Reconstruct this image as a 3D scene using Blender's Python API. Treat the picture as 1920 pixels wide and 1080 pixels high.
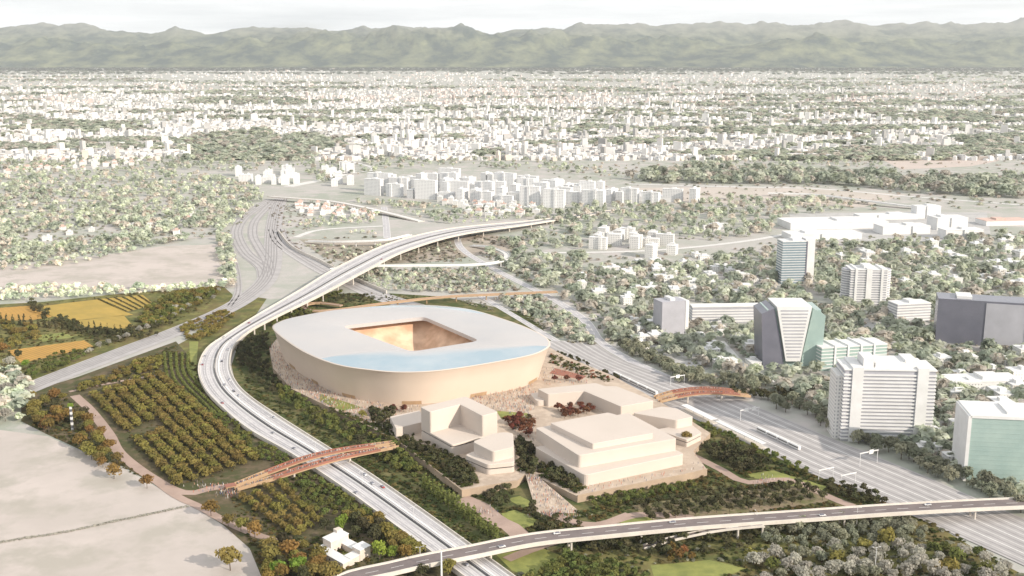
import bpy, math, random
import numpy as np
from mathutils import Vector, noise as mnoise
R = math.radians
rnd = random.Random(7)
nrg = np.random.default_rng(7)
for o in list(bpy.data.objects):
    bpy.data.objects.remove(o)
scene = bpy.context.scene
col = scene.collection

# ------------------------------------------------------------ camera, sky, sun
F, HOR, H = 2058.0, 100.0, 320.0            # focal length in photo pixels, horizon row, camera height in metres
PITCH = math.atan((540 - HOR) / F)
CP, SP = math.cos(PITCH), math.sin(PITCH)
cam_d = bpy.data.cameras.new('camera')
cam = bpy.data.objects.new('camera', cam_d)
col.objects.link(cam)
cam.location = (0, 0, H)
cam.rotation_euler = (R(90) - PITCH, 0, 0)
cam_d.sensor_width = 36
cam_d.lens = F / 1920 * 36
cam_d.clip_start = 1
cam_d.clip_end = 90000
scene.camera = cam

SUN_EL, SUN_AZ = 25.0, 126.0                 # azimuth clockwise from +Y
world = bpy.data.worlds.new("World")
scene.world = world
world.use_nodes = True
wn = world.node_tree.nodes
wl = world.node_tree.links
for n in list(wn):
    wn.remove(n)
w_out = wn.new('ShaderNodeOutputWorld')
w_bg = wn.new('ShaderNodeBackground')
w_bg.inputs['Strength'].default_value = 0.092
sky = wn.new('ShaderNodeTexSky')
sky.sky_type = 'NISHITA'
sky.sun_disc = False
sky.sun_elevation = R(SUN_EL)
sky.sun_rotation = R(SUN_AZ)
sky.air_density = 1.0
sky.dust_density = 2.0
tc = wn.new('ShaderNodeTexCoord')
mp = wn.new('ShaderNodeMapping')
mp.inputs['Scale'].default_value = (2.2, 2.2, 26.0)
mp.inputs['Location'].default_value = (0.35, 0.1, 0.0)
wl.new(tc.outputs['Generated'], mp.inputs['Vector'])
cn = wn.new('ShaderNodeTexNoise')
cn.inputs['Scale'].default_value = 1.6
cn.inputs['Detail'].default_value = 7
cn.inputs['Roughness'].default_value = 0.55
wl.new(mp.outputs['Vector'], cn.inputs['Vector'])
cr = wn.new('ShaderNodeValToRGB')
cr.color_ramp.elements[0].position = 0.40
cr.color_ramp.elements[0].color = (11.2, 11.3, 11.4, 1)
cr.color_ramp.elements[1].position = 0.66
cr.color_ramp.elements[1].color = (7.9, 8.15, 8.4, 1)
wl.new(cn.outputs['Fac'], cr.inputs['Fac'])
mask = wn.new('ShaderNodeTexNoise')           # where the cloud deck lies
mask.inputs['Scale'].default_value = 1.1
mask.inputs['Detail'].default_value = 3
wl.new(mp.outputs['Vector'], mask.inputs['Vector'])
mr = wn.new('ShaderNodeMapRange')
mr.inputs['From Min'].default_value = 0.18
mr.inputs['From Max'].default_value = 0.36
wl.new(mask.outputs['Fac'], mr.inputs['Value'])
wm = wn.new('ShaderNodeMixRGB')
wl.new(mr.outputs['Result'], wm.inputs['Fac'])
wl.new(sky.outputs['Color'], wm.inputs['Color1'])
wl.new(cr.outputs['Color'], wm.inputs['Color2'])
wl.new(wm.outputs['Color'], w_bg.inputs['Color'])
wl.new(w_bg.outputs['Background'], w_out.inputs['Surface'])

sd = bpy.data.lights.new('sun', 'SUN')
sd.energy = 5.0
sd.angle = R(0.6)
sd.color = (1.0, 0.895, 0.765)
sun = bpy.data.objects.new('sun', sd)
col.objects.link(sun)
sv = Vector((math.sin(R(SUN_AZ)) * math.cos(R(SUN_EL)), math.cos(R(SUN_AZ)) * math.cos(R(SUN_EL)), math.sin(R(SUN_EL))))
sun.rotation_euler = sv.to_track_quat('Z', 'Y').to_euler()
sun.location = (600, -200, 900)
scene.view_settings.view_transform = 'Standard'
scene.view_settings.look = 'None'
scene.view_settings.exposure = 0.13
scene.view_settings.gamma = 1
scene.cycles.volume_bounces = 1
scene.cycles.max_bounces = 6

# ------------------------------------------------------------ helpers
def P(x, y, z=0.0):
    """the place on the level z that the photograph shows at pixel (x, y)"""
    u, v = (x - 960) / F, (540 - y) / F
    d = (u, CP + v * SP, -SP + v * CP)
    t = (z - H) / d[2]
    return Vector((d[0] * t, d[1] * t, z))

def tag(o, label=None, cat=None, group=None, kind=None):
    if label: o['label'] = label
    if cat: o['category'] = cat
    if group: o['group'] = group
    if kind: o['kind'] = kind
    return o

def empty(name, loc, rz=0.0):
    o = bpy.data.objects.new(name, None)
    o.empty_display_size = 1
    o.location = loc
    o.rotation_euler.z = rz
    col.objects.link(o)
    return o

class MB:
    """collects faces; build() links them as one mesh object"""
    def __init__(s):
        s.v, s.f, s.m = [], [], []
    def face(s, pts, m=0):
        i = len(s.v)
        s.v += [tuple(p) for p in pts]
        s.f.append(tuple(range(i, i + len(pts))))
        s.m.append(m)
    def box(s, c, d, rz=0.0, m=0):
        """box standing on c, size d, turned by rz"""
        ca, sa = math.cos(rz), math.sin(rz)
        q = []
        for sx, sy in ((-1, -1), (1, -1), (1, 1), (-1, 1)):
            x, y = sx * d[0] / 2, sy * d[1] / 2
            q.append((c[0] + x * ca - y * sa, c[1] + x * sa + y * ca))
        s.prism(q, c[2], c[2] + d[2], m)
    def prism(s, poly, z0, z1, m=0, chamfer=0.0, top=True):
        i, n = len(s.v), len(poly)
        zz = z1 - chamfer
        s.v += [(p[0], p[1], z0) for p in poly] + [(p[0], p[1], zz) for p in poly]
        for k in range(n):
            s.f.append((i + k, i + (k + 1) % n, i + n + (k + 1) % n, i + n + k)); s.m.append(m)
        t = i + n
        if chamfer:
            pin = inset(poly, chamfer)
            t = len(s.v)
            s.v += [(p[0], p[1], z1) for p in pin]
            for k in range(n):
                s.f.append((i + n + k, i + n + (k + 1) % n, t + (k + 1) % n, t + k)); s.m.append(m)
        if top:
            s.f.append(tuple(t + k for k in range(n))); s.m.append(m)
        s.f.append(tuple(i + k for k in reversed(range(n)))); s.m.append(m)
    def cyl(s, a, b, r0, r1, n=8, m=0):
        a, b = Vector(a), Vector(b)
        ax = (b - a).normalized()
        u = ax.orthogonal().normalized(); w = ax.cross(u)
        i = len(s.v)
        for c, r in ((a, r0), (b, r1)):
            for k in range(n):
                t = 2 * math.pi * k / n
                s.v.append(tuple(c + u * (r * math.cos(t)) + w * (r * math.sin(t))))
        for k in range(n):
            s.f.append((i + k, i + (k + 1) % n, i + n + (k + 1) % n, i + n + k)); s.m.append(m)
        s.f.append(tuple(i + n + k for k in range(n))); s.m.append(m)
        s.f.append(tuple(i + k for k in reversed(range(n)))); s.m.append(m)
    def strip(s, Lp, Rp, t0, t1, dz0, dz1, m=0, sheet=False, every=None):
        """ribbon between two edge lines, from the share t0 to t1 of the width"""
        def at(k, t, dz):
            p = Lp[k].lerp(Rp[k], t)
            return (p.x, p.y, p.z + dz)
        n = len(Lp)
        if every:                                 # dashes
            a, b = every
            for k in range(0, n - 1, b):
                for j in range(k, min(k + a, n - 1)):
                    s.face([at(j, t0, dz1), at(j, t1, dz1), at(j + 1, t1, dz1), at(j + 1, t0, dz1)], m)
            return
        i = len(s.v)
        if sheet:
            for k in range(n):
                s.v += [at(k, t0, dz1), at(k, t1, dz1)]
            for k in range(n - 1):
                a = i + 2 * k
                s.f.append((a, a + 1, a + 3, a + 2)); s.m.append(m)
            return
        for k in range(n):
            s.v += [at(k, t0, dz1), at(k, t1, dz1), at(k, t1, dz0), at(k, t0, dz0)]
        for k in range(n - 1):
            a = i + 4 * k
            for e in range(4):
                s.f.append((a + e, a + (e + 1) % 4, a + 4 + (e + 1) % 4, a + 4 + e)); s.m.append(m)
        s.f.append((i, i + 3, i + 2, i + 1)); s.m.append(m)
        a = i + 4 * (n - 1)
        s.f.append((a, a + 1, a + 2, a + 3)); s.m.append(m)
    def build(s, name, mats, parent=None, smooth=False, loc=None):
        me = bpy.data.meshes.new(name)
        me.from_pydata(s.v, [], s.f)
        for mt in (mats if isinstance(mats, (list, tuple)) else [mats]):
            me.materials.append(mt)
        me.polygons.foreach_set('material_index', s.m)
        if smooth:
            me.polygons.foreach_set('use_smooth', [True] * len(s.f))
        me.update()
        o = bpy.data.objects.new(name, me)
        if parent: o.parent = parent
        if loc: o.location = loc
        col.objects.link(o)
        return o

def inset(poly, d):
    n = len(poly); out = []
    area = sum(poly[k][0] * poly[(k + 1) % n][1] - poly[(k + 1) % n][0] * poly[k][1] for k in range(n))
    sg = 1 if area > 0 else -1
    for k in range(n):
        a, b, c = (Vector(poly[(k + j) % n][:2]) for j in (-1, 0, 1))
        e1, e2 = (b - a).normalized(), (c - b).normalized()
        n1, n2 = Vector((-e1.y, e1.x)) * sg, Vector((-e2.y, e2.x)) * sg
        h = n1 + n2
        h = h / max(h.length_squared, 1e-6) * 2
        out.append(b + h * d)
    return out

def ccw(poly):
    n = len(poly)
    a = sum(poly[k][0] * poly[(k + 1) % n][1] - poly[(k + 1) % n][0] * poly[k][1] for k in range(n))
    return list(poly) if a > 0 else list(reversed(poly))

def rounded(poly, r, seg=5):
    """the outline with its corners rounded to the radius r (a number or one for each corner)"""
    n = len(poly)
    rs = list(r) if isinstance(r, (list, tuple)) else [r] * n
    pr = list(zip(poly, rs))
    if ccw(poly) != list(poly): pr = list(reversed(pr))
    out = []
    for k in range(n):
        a, b, c = (Vector(pr[(k + j) % n][0][:2]) for j in (-1, 0, 1))
        rr = pr[k][1]
        if rr < 0.05:
            out.append(b); continue
        d1, d2 = (a - b), (c - b)
        rr1 = min(rr, d1.length * 0.45, d2.length * 0.45)
        p0, p1 = b + d1.normalized() * rr1, b + d2.normalized() * rr1
        for q in range(seg + 1):
            t = q / seg
            out.append(p0 * (1 - t) ** 2 + b * 2 * t * (1 - t) + p1 * t * t)
    return out

def spline(pts, n_each=6, closed=False):
    pts = [Vector(p) for p in pts]
    N = len(pts); out = []
    for k in range(N if closed else N - 1):
        if closed:
            p0, p1, p2, p3 = (pts[(k + j) % N] for j in (-1, 0, 1, 2))
        else:
            p1, p2 = pts[k], pts[k + 1]
            p0 = pts[k - 1] if k else p1 * 2 - p2
            p3 = pts[k + 2] if k + 2 < N else p2 * 2 - p1
        for q in range(n_each):
            t = q / n_each
            out.append(0.5 * (2 * p1 + (p2 - p0) * t + (2 * p0 - 5 * p1 + 4 * p2 - p3) * t * t + (3 * p1 - p0 - 3 * p2 + p3) * t ** 3))
    if not closed: out.append(pts[-1])
    return out

def even(pts, step):
    """the same line with a point every step metres"""
    acc = [0.0]
    for a, b in zip(pts, pts[1:]): acc.append(acc[-1] + (b - a).length)
    n = max(2, int(acc[-1] / step) + 1)
    out, j = [], 0
    for k in range(n):
        d = acc[-1] * k / (n - 1)
        while j < len(acc) - 2 and acc[j + 1] < d: j += 1
        t = (d - acc[j]) / max(acc[j + 1] - acc[j], 1e-6)
        out.append(pts[j].lerp(pts[j + 1], t))
    return out

def edges(line, w):
    """left and right edge of a road of the width w along a centre line"""
    Lp, Rp = [], []
    for k, p in enumerate(line):
        a, b = line[max(k - 1, 0)], line[min(k + 1, len(line) - 1)]
        d = (b - a); d.z = 0; d.normalize()
        nn = Vector((d.y, -d.x, 0))
        ww = w[k] if isinstance(w, list) else w
        Lp.append(p - nn * ww / 2); Rp.append(p + nn * ww / 2)
    return Lp, Rp

def pixline(pix, step=8):
    return even(spline([P(*p) for p in pix]), step)

def inpoly(x, y, poly):
    c = False; n = len(poly); j = n - 1
    for i in range(n):
        xi, yi = poly[i][0], poly[i][1]; xj, yj = poly[j][0], poly[j][1]
        if (yi > y) != (yj > y) and x < (xj - xi) * (y - yi) / (yj - yi) + xi: c = not c
        j = i
    return c

# ------------------------------------------------------------ materials
def mat(name, c1, c2=None, scale=0.05, rough=0.85, detail=5, metal=0.0, coord='Object', spec=0.3, per_object=0.0, contrast=(0.35, 0.65), bump=0.0):
    m = bpy.data.materials.new(name); m.use_nodes = True
    nt = m.node_tree; N, L = nt.nodes, nt.links
    b = N['Principled BSDF']
    b.inputs['Roughness'].default_value = rough
    b.inputs['Metallic'].default_value = metal
    b.inputs['Specular IOR Level'].default_value = spec
    c2 = c2 or tuple(v * 0.86 for v in c1)
    t = N.new('ShaderNodeTexCoord'); nz = N.new('ShaderNodeTexNoise')
    nz.inputs['Scale'].default_value = scale; nz.inputs['Detail'].default_value = detail
    nz.inputs['Roughness'].default_value = 0.62
    L.new(t.outputs[coord], nz.inputs['Vector'])
    rp = N.new('ShaderNodeValToRGB')
    rp.color_ramp.elements[0].position, rp.color_ramp.elements[1].position = contrast
    rp.color_ramp.elements[0].color = (*c2, 1); rp.color_ramp.elements[1].color = (*c1, 1)
    L.new(nz.outputs['Fac'], rp.inputs['Fac'])
    out = rp.outputs['Color']
    if per_object:
        oi = N.new('ShaderNodeObjectInfo'); hs = N.new('ShaderNodeHueSaturation')
        a = N.new('ShaderNodeMapRange'); a.inputs['To Min'].default_value = 1 - per_object; a.inputs['To Max'].default_value = 1 + per_object
        L.new(oi.outputs['Random'], a.inputs['Value']); L.new(a.outputs['Result'], hs.inputs['Value'])
        h2 = N.new('ShaderNodeMath'); h2.operation = 'MULTIPLY'; h2.inputs[1].default_value = 7.31
        h3 = N.new('ShaderNodeMath'); h3.operation = 'FRACT'
        h4 = N.new('ShaderNodeMapRange'); h4.inputs['To Min'].default_value = 0.5 - per_object * 0.13; h4.inputs['To Max'].default_value = 0.5 + per_object * 0.09
        L.new(oi.outputs['Random'], h2.inputs[0]); L.new(h2.outputs[0], h3.inputs[0]); L.new(h3.outputs[0], h4.inputs['Value'])
        L.new(h4.outputs['Result'], hs.inputs['Hue'])
        L.new(out, hs.inputs['Color']); out = hs.outputs['Color']
    L.new(out, b.inputs['Base Color'])
    if bump:
        bp = N.new('ShaderNodeBump'); bp.inputs['Strength'].default_value = bump
        L.new(nz.outputs['Fac'], bp.inputs['Height']); L.new(bp.outputs['Normal'], b.inputs['Normal'])
    return m

def mat_vcol(name, rough=0.9, noise_scale=0.3, amount=0.25):
    """colour from the mesh's own colour attribute (house paints, leaf colours of each tree)"""
    m = bpy.data.materials.new(name); m.use_nodes = True
    nt = m.node_tree; N, L = nt.nodes, nt.links
    b = N['Principled BSDF']; b.inputs['Roughness'].default_value = rough; b.inputs['Specular IOR Level'].default_value = 0.2
    a = N.new('ShaderNodeAttribute'); a.attribute_name = 'Col'
    t = N.new('ShaderNodeTexCoord'); nz = N.new('ShaderNodeTexNoise'); nz.inputs['Scale'].default_value = noise_scale; nz.inputs['Detail'].default_value = 3
    L.new(t.outputs['Object'], nz.inputs['Vector'])
    mr = N.new('ShaderNodeMapRange'); mr.inputs['From Min'].default_value = 0.3; mr.inputs['From Max'].default_value = 0.7
    mr.inputs['To Min'].default_value = 1 - amount; mr.inputs['To Max'].default_value = 1 + amount
    L.new(nz.outputs['Fac'], mr.inputs['Value'])
    vm = N.new('ShaderNodeVectorMath'); vm.operation = 'SCALE'
    L.new(a.outputs['Color'], vm.inputs[0]); L.new(mr.outputs['Result'], vm.inputs['Scale'])
    L.new(vm.outputs['Vector'], b.inputs['Base Color'])
    return m

def mat_windows(name, wall, glass, storey=3.2, bay=3.6, duty=(0.28, 0.72), per_object=0.12, vcol=False):
    """plastered wall with a grid of openings, flat roof"""
    m = bpy.data.materials.new(name); m.use_nodes = True
    nt = m.node_tree; N, L = nt.nodes, nt.links
    b = N['Principled BSDF']; b.inputs['Roughness'].default_value = 0.7; b.inputs['Specular IOR Level'].default_value = 0.3
    t = N.new('ShaderNodeTexCoord'); sx = N.new('ShaderNodeSeparateXYZ'); L.new(t.outputs['Object'], sx.inputs[0])
    sn = N.new('ShaderNodeSeparateXYZ'); L.new(t.outputs['Normal'], sn.inputs[0])
    def mth(op, a, bb=None, c=None):
        n = N.new('ShaderNodeMath'); n.operation = op
        for i, v in enumerate((a, bb, c)):
            if v is None: continue
            if isinstance(v, (int, float)): n.inputs[i].default_value = v
            else: L.new(v, n.inputs[i])
        return n.outputs[0]
    ax = mth('GREATER_THAN', mth('ABSOLUTE', sn.outputs[0]), mth('ABSOLUTE', sn.outputs[1]))
    h = mth('ADD', mth('MULTIPLY', sx.outputs[1], ax), mth('MULTIPLY', sx.outputs[0], mth('SUBTRACT', 1.0, ax)))
    fh = mth('FRACT', mth('DIVIDE', mth('ADD', h, 500.0), bay)); fz = mth('FRACT', mth('DIVIDE', sx.outputs[2], storey))
    inh = mth('MULTIPLY', mth('GREATER_THAN', fh, duty[0]), mth('LESS_THAN', fh, duty[1]))
    inz = mth('MULTIPLY', mth('GREATER_THAN', fz, 0.32), mth('LESS_THAN', fz, 0.82))
    side = mth('LESS_THAN', mth('ABSOLUTE', sn.outputs[2]), 0.5)
    f = mth('MULTIPLY', mth('MULTIPLY', inh, inz), side)
    mx = N.new('ShaderNodeMixRGB'); L.new(f, mx.inputs['Fac'])
    mx.inputs['Color1'].default_value = (*wall, 1); mx.inputs['Color2'].default_value = (*glass, 1)
    out = mx.outputs['Color']
    oi = N.new('ShaderNodeObjectInfo'); hs = N.new('ShaderNodeHueSaturation')
    a = N.new('ShaderNodeMapRange'); a.inputs['To Min'].default_value = 1 - per_object; a.inputs['To Max'].default_value = 1 + per_object * 0.5
    L.new(oi.outputs['Random'], a.inputs['Value']); L.new(a.outputs['Result'], hs.inputs['Value']); L.new(out, hs.inputs['Color'])
    L.new(hs.outputs['Color'], b.inputs['Base Color'])
    return m

def mat_ground(name, cols, s_big, s_small):
    """open land: three soil and grass colours in patches of two sizes"""
    m = bpy.data.materials.new(name); m.use_nodes = True
    nt = m.node_tree; N, L = nt.nodes, nt.links
    b = N['Principled BSDF']; b.inputs['Roughness'].default_value = 0.95; b.inputs['Specular IOR Level'].default_value = 0.1
    t = N.new('ShaderNodeTexCoord')
    def nz(s, d):
        n = N.new('ShaderNodeTexNoise'); n.inputs['Scale'].default_value = s; n.inputs['Detail'].default_value = d
        n.inputs['Roughness'].default_value = 0.65
        L.new(t.outputs['Object'], n.inputs['Vector']); return n.outputs['Fac']
    def ramp(f, a, bb, p):
        r = N.new('ShaderNodeValToRGB'); r.color_ramp.elements[0].position, r.color_ramp.elements[1].position = p
        r.color_ramp.elements[0].color = (*a, 1); r.color_ramp.elements[1].color = (*bb, 1); L.new(f, r.inputs['Fac']); return r.outputs['Color']
    c1 = ramp(nz(s_big, 4), cols[0], cols[1], (0.40, 0.60))
    mx = N.new('ShaderNodeMixRGB'); L.new(c1, mx.inputs['Color1']); mx.inputs['Color2'].default_value = (*cols[2], 1)
    r2 = N.new('ShaderNodeMapRange'); r2.inputs['From Min'].default_value = 0.47; r2.inputs['From Max'].default_value = 0.62
    L.new(nz(s_small, 6), r2.inputs['Value']); L.new(r2.outputs['Result'], mx.inputs['Fac'])
    L.new(mx.outputs['Color'], b.inputs['Base Color'])
    return m

def leafy(m, share=0.35):
    """thin leaves: part of the light passes through them"""
    nt = m.node_tree; N, L = nt.nodes, nt.links
    b = N['Principled BSDF']; o = N['Material Output']
    src = b.inputs['Base Color'].links[0].from_socket
    t = N.new('ShaderNodeBsdfTranslucent'); L.new(src, t.inputs['Color'])
    x = N.new('ShaderNodeMixShader'); x.inputs['Fac'].default_value = share
    L.new(b.outputs[0], x.inputs[1]); L.new(t.outputs[0], x.inputs[2]); L.new(x.outputs[0], o.inputs['Surface'])
    return m
M = {}
M['land'] = mat_ground('open land', [(0.42, 0.41, 0.385), (0.33, 0.35, 0.30), (0.46, 0.43, 0.415)], 0.004, 0.02)
M['pale_field'] = mat_ground('pale dry field', [(0.52, 0.465, 0.435), (0.46, 0.415, 0.385), (0.40, 0.37, 0.33)], 0.010, 0.022)
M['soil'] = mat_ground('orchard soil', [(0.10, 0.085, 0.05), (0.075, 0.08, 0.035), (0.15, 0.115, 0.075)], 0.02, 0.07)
M['meadow'] = mat_ground('olive meadow', [(0.10, 0.11, 0.04), (0.16, 0.13, 0.06), (0.20, 0.19, 0.07)], 0.02, 0.06)
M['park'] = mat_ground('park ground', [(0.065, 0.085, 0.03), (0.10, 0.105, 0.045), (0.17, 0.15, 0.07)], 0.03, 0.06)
M['lawn'] = mat('lawn', (0.27, 0.28, 0.08), (0.17, 0.19, 0.055), 0.08)
M['crop'] = mat('ripe crop', (0.52, 0.34, 0.07), (0.38, 0.27, 0.06), 0.05)
M['crop2'] = mat('orange crop', (0.55, 0.31, 0.07), (0.42, 0.25, 0.06), 0.05)
def mat_rows(name, c1, c2, ang_, width):
    m = mat(name, c1, tuple(.5 * (a + b) for a, b in zip(c1, c2)), 0.03)
    nt = m.node_tree; N, L = nt.nodes, nt.links
    b = N['Principled BSDF']; src = b.inputs['Base Color'].links[0].from_socket
    t = N.new('ShaderNodeTexCoord'); mp_ = N.new('ShaderNodeMapping'); mp_.inputs['Rotation'].default_value[2] = ang_
    L.new(t.outputs['Object'], mp_.inputs['Vector'])
    w = N.new('ShaderNodeTexWave'); w.inputs['Scale'].default_value = 0.314 / width; w.inputs['Distortion'].default_value = 0.6; w.inputs['Detail'].default_value = 2
    L.new(mp_.outputs['Vector'], w.inputs['Vector'])
    mx = N.new('ShaderNodeMixRGB'); mx.inputs['Color2'].default_value = (*c2, 1); L.new(src, mx.inputs['Color1'])
    mr_ = N.new('ShaderNodeMapRange'); mr_.inputs['From Min'].default_value = .45; mr_.inputs['From Max'].default_value = .9; mr_.inputs['To Max'].default_value = .8
    L.new(w.outputs['Fac'], mr_.inputs['Value']); L.new(mr_.outputs['Result'], mx.inputs['Fac'])
    L.new(mx.outputs['Color'], b.inputs['Base Color'])
    return m
M['crop'] = mat_rows('ripe crop', (0.50, 0.33, 0.075), (0.25, 0.20, 0.05), 1.1, 7.0)
M['crop2'] = mat_rows('orange crop', (0.52, 0.29, 0.07), (0.29, 0.18, 0.05), 0.4, 6.0)
M['plaza'] = mat_ground('plaza paving', [(0.47, 0.385, 0.31), (0.42, 0.34, 0.275), (0.53, 0.44, 0.36)], 0.02, 0.12)
M['path'] = mat('path gravel', (0.42, 0.31, 0.26), (0.34, 0.25, 0.21), 0.06)
M['asphalt'] = mat('worn concrete road', (0.50, 0.485, 0.495), (0.42, 0.41, 0.43), 0.05)
M['wear_dark'] = mat('tyre worn lane', (0.44, 0.425, 0.435), (0.33, 0.32, 0.33), 0.03, contrast=(.4, .6))
M['wear_pale'] = mat('bleached lane', (0.62, 0.60, 0.60), (0.50, 0.48, 0.49), 0.02, contrast=(.4, .6))
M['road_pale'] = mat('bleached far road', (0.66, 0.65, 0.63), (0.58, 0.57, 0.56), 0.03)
M['yard'] = mat('worn yard', (0.48, 0.47, 0.46), (0.38, 0.375, 0.37), 0.04)
M['gravel_court'] = mat_ground('gravel court', [(0.30, 0.235, 0.17), (0.24, 0.20, 0.12), (0.17, 0.17, 0.08)], 0.03, 0.07)
M['asphalt_dark'] = mat('overpass asphalt', (0.21, 0.175, 0.17), (0.16, 0.135, 0.135), 0.08)
M['concrete'] = mat('pale concrete', (0.66, 0.61, 0.55), (0.56, 0.52, 0.47), 0.15)
M['white_paint'] = mat('white road paint', (0.80, 0.79, 0.77), None, 0.5)
M['dark_joint'] = mat('dark median strip', (0.12, 0.12, 0.13), None, 0.3)
M['ballast'] = mat('track ballast', (0.44, 0.42, 0.42), (0.36, 0.345, 0.345), 0.06)
M['rail'] = mat('railway track', (0.25, 0.24, 0.24), (0.33, 0.31, 0.31), 0.15)
M['rail_pale'] = mat('pale railway track', (0.58, 0.56, 0.55), (0.50, 0.485, 0.475), 0.15)
M['facade'] = mat('cream cladding', (0.66, 0.56, 0.475), (0.625, 0.53, 0.445), 0.03, rough=0.6)
M['block'] = mat('cream building skin', (0.585, 0.515, 0.46), (0.555, 0.49, 0.435), 0.03, rough=0.65)
M['roofskin'] = mat('white roof membrane', (0.50, 0.475, 0.465), (0.45, 0.44, 0.445), 0.012, rough=0.35, spec=0.5)
M['roofsky'] = mat('sky blue roof sheen', (0.28, 0.38, 0.45), (0.46, 0.50, 0.53), 0.010, rough=0.12, spec=0.6)  # blue of the reflected sky put into the roof colour
def add_sheen_fade(m, white):  # fades the painted sky reflection into the roof white
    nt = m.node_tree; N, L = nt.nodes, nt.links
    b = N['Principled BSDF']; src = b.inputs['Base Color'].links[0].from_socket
    a = N.new('ShaderNodeAttribute'); a.attribute_name = 'sheen_fade'
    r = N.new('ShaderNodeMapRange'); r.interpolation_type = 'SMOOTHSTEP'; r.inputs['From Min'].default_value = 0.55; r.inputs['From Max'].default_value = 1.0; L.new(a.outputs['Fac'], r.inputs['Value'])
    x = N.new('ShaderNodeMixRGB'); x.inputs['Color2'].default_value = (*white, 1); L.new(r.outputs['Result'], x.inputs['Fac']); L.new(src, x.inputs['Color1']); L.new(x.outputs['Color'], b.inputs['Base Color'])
add_sheen_fade(M['roofsky'], (0.48, 0.46, 0.455))
M['seats'] = mat('crowded seating', (0.80, 0.56, 0.40), (0.56, 0.36, 0.24), 0.045, contrast=(0.38, 0.62))
M['pitch'] = mat('pitch turf', (0.10, 0.22, 0.06), None, 0.1)
M['band'] = mat('dark recessed glazing', (0.07, 0.06, 0.055), None, 0.3, rough=0.3)
M['wallstone'] = mat('podium stone', (0.44, 0.34, 0.25), (0.36, 0.28, 0.21), 0.1)
M['bridge_red'] = mat('red bridge paint', (0.33, 0.13, 0.09), (0.27, 0.135, 0.10), 0.2)
M['bridge_deck'] = mat('bridge timber deck', (0.31, 0.22, 0.17), (0.26, 0.18, 0.135), 0.25)
M['bridge_tan'] = mat('tan bridge side', (0.46, 0.32, 0.20), (0.38, 0.26, 0.16), 0.2)
M['white'] = mat('white render', (0.72, 0.72, 0.72), (0.64, 0.64, 0.635), 0.08)
M['offwhite'] = mat('old plaster', (0.70, 0.62, 0.55), (0.58, 0.51, 0.45), 0.3)
M['steel'] = mat('galvanised steel', (0.70, 0.70, 0.70), None, 0.3, rough=0.5)
M['glass_green'] = mat('green glass', (0.36, 0.46, 0.43), (0.30, 0.40, 0.38), 0.05, rough=0.2, spec=0.5)
M['glass_dark'] = mat('dark glass', (0.17, 0.17, 0.21), (0.14, 0.145, 0.18), 0.05, rough=0.25, spec=0.5)
M['glass_blue'] = mat('blue glass', (0.24, 0.30, 0.34), (0.20, 0.26, 0.30), 0.05, rough=0.25, spec=0.5)
M['grey_wall'] = mat('grey wall', (0.42, 0.42, 0.46), None, 0.05)
M['estate'] = mat_windows('estate plaster', (0.76, 0.76, 0.76), (0.36, 0.37, 0.39))
M['suburb'] = mat_windows('suburb plaster', (0.74, 0.73, 0.71), (0.40, 0.41, 0.42), 3.2, 3.0)
M['vcol'] = mat_vcol('painted houses', 0.85, 0.02, 0.1)
M['leaf_far'] = mat_vcol('far foliage', 0.95, 0.12, 0.3)
M['bark'] = mat('bark', (0.13, 0.10, 0.08), None, 0.8)
M['leaf_orchard'] = mat('olive brown leaves', (0.32, 0.24, 0.065), (0.185, 0.175, 0.05), 0.25, per_object=0.22)
M['leaf_green'] = mat('green leaves', (0.20, 0.215, 0.06), (0.11, 0.135, 0.036), 0.25, per_object=0.28)
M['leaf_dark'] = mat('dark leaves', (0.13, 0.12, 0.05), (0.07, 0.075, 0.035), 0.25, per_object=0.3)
M['leaf_bright'] = mat('bright green leaves', (0.28, 0.36, 0.06), (0.18, 0.27, 0.04), 0.3, per_object=0.15)
M['leaf_autumn'] = mat('russet leaves', (0.30, 0.17, 0.05), (0.17, 0.10, 0.035), 0.3, per_object=0.3)
M['leaf_golden'] = mat('golden brown leaves', (0.36, 0.23, 0.06), (0.20, 0.14, 0.045), 0.3, per_object=0.22)
M['leaf_hedge'] = mat('hedge leaves', (0.22, 0.24, 0.07), (0.14, 0.165, 0.045), 0.3)
M['leaf_red'] = mat('dark red leaves', (0.22, 0.085, 0.045), (0.13, 0.055, 0.03), 0.3, per_object=0.2)
M['leaf_pale'] = mat('silver grey leaves', (0.56, 0.53, 0.47), (0.42, 0.41, 0.35), 0.25, per_object=0.18)  # pale trees, made whiter still with haze painted into the colour
M['leaf_sage'] = mat('sage leaves', (0.40, 0.40, 0.30), (0.27, 0.285, 0.20), 0.2, per_object=0.25)  # greens paled to put haze into the leaf colour
for k_ in [k for k in M if k.startswith('leaf')]: leafy(M[k_], 0.5 if k_ in ('leaf_far', 'leaf_pale', 'leaf_sage') else 0.35)

# ------------------------------------------------------------ open land and zones
def sheet(name, pix, z, m, label=None, step=None):
    """level piece of ground, outlined as the photograph shows it, z metres up"""
    mb = MB()
    mb.face(ccw([P(x, y, z) for x, y in pix]))
    o = mb.build(name, m)
    o['kind'] = 'structure'
    return o

g = MB()
xs = [-26000, -9000, -4000, -2000, -1000, 0, 1000, 2000, 4000, 9000, 26000]
ys = [-3000, 200, 600, 1000, 1500, 2500, 4000, 7000, 12000, 20000, 34000]
for i in range(len(xs) - 1):
    for j in range(len(ys) - 1):
        g.face([(xs[i], ys[j], 0), (xs[i + 1], ys[j], 0), (xs[i + 1], ys[j + 1], 0), (xs[i], ys[j + 1], 0)])
tag(g.build('ground', M['land']), kind='structure')

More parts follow.
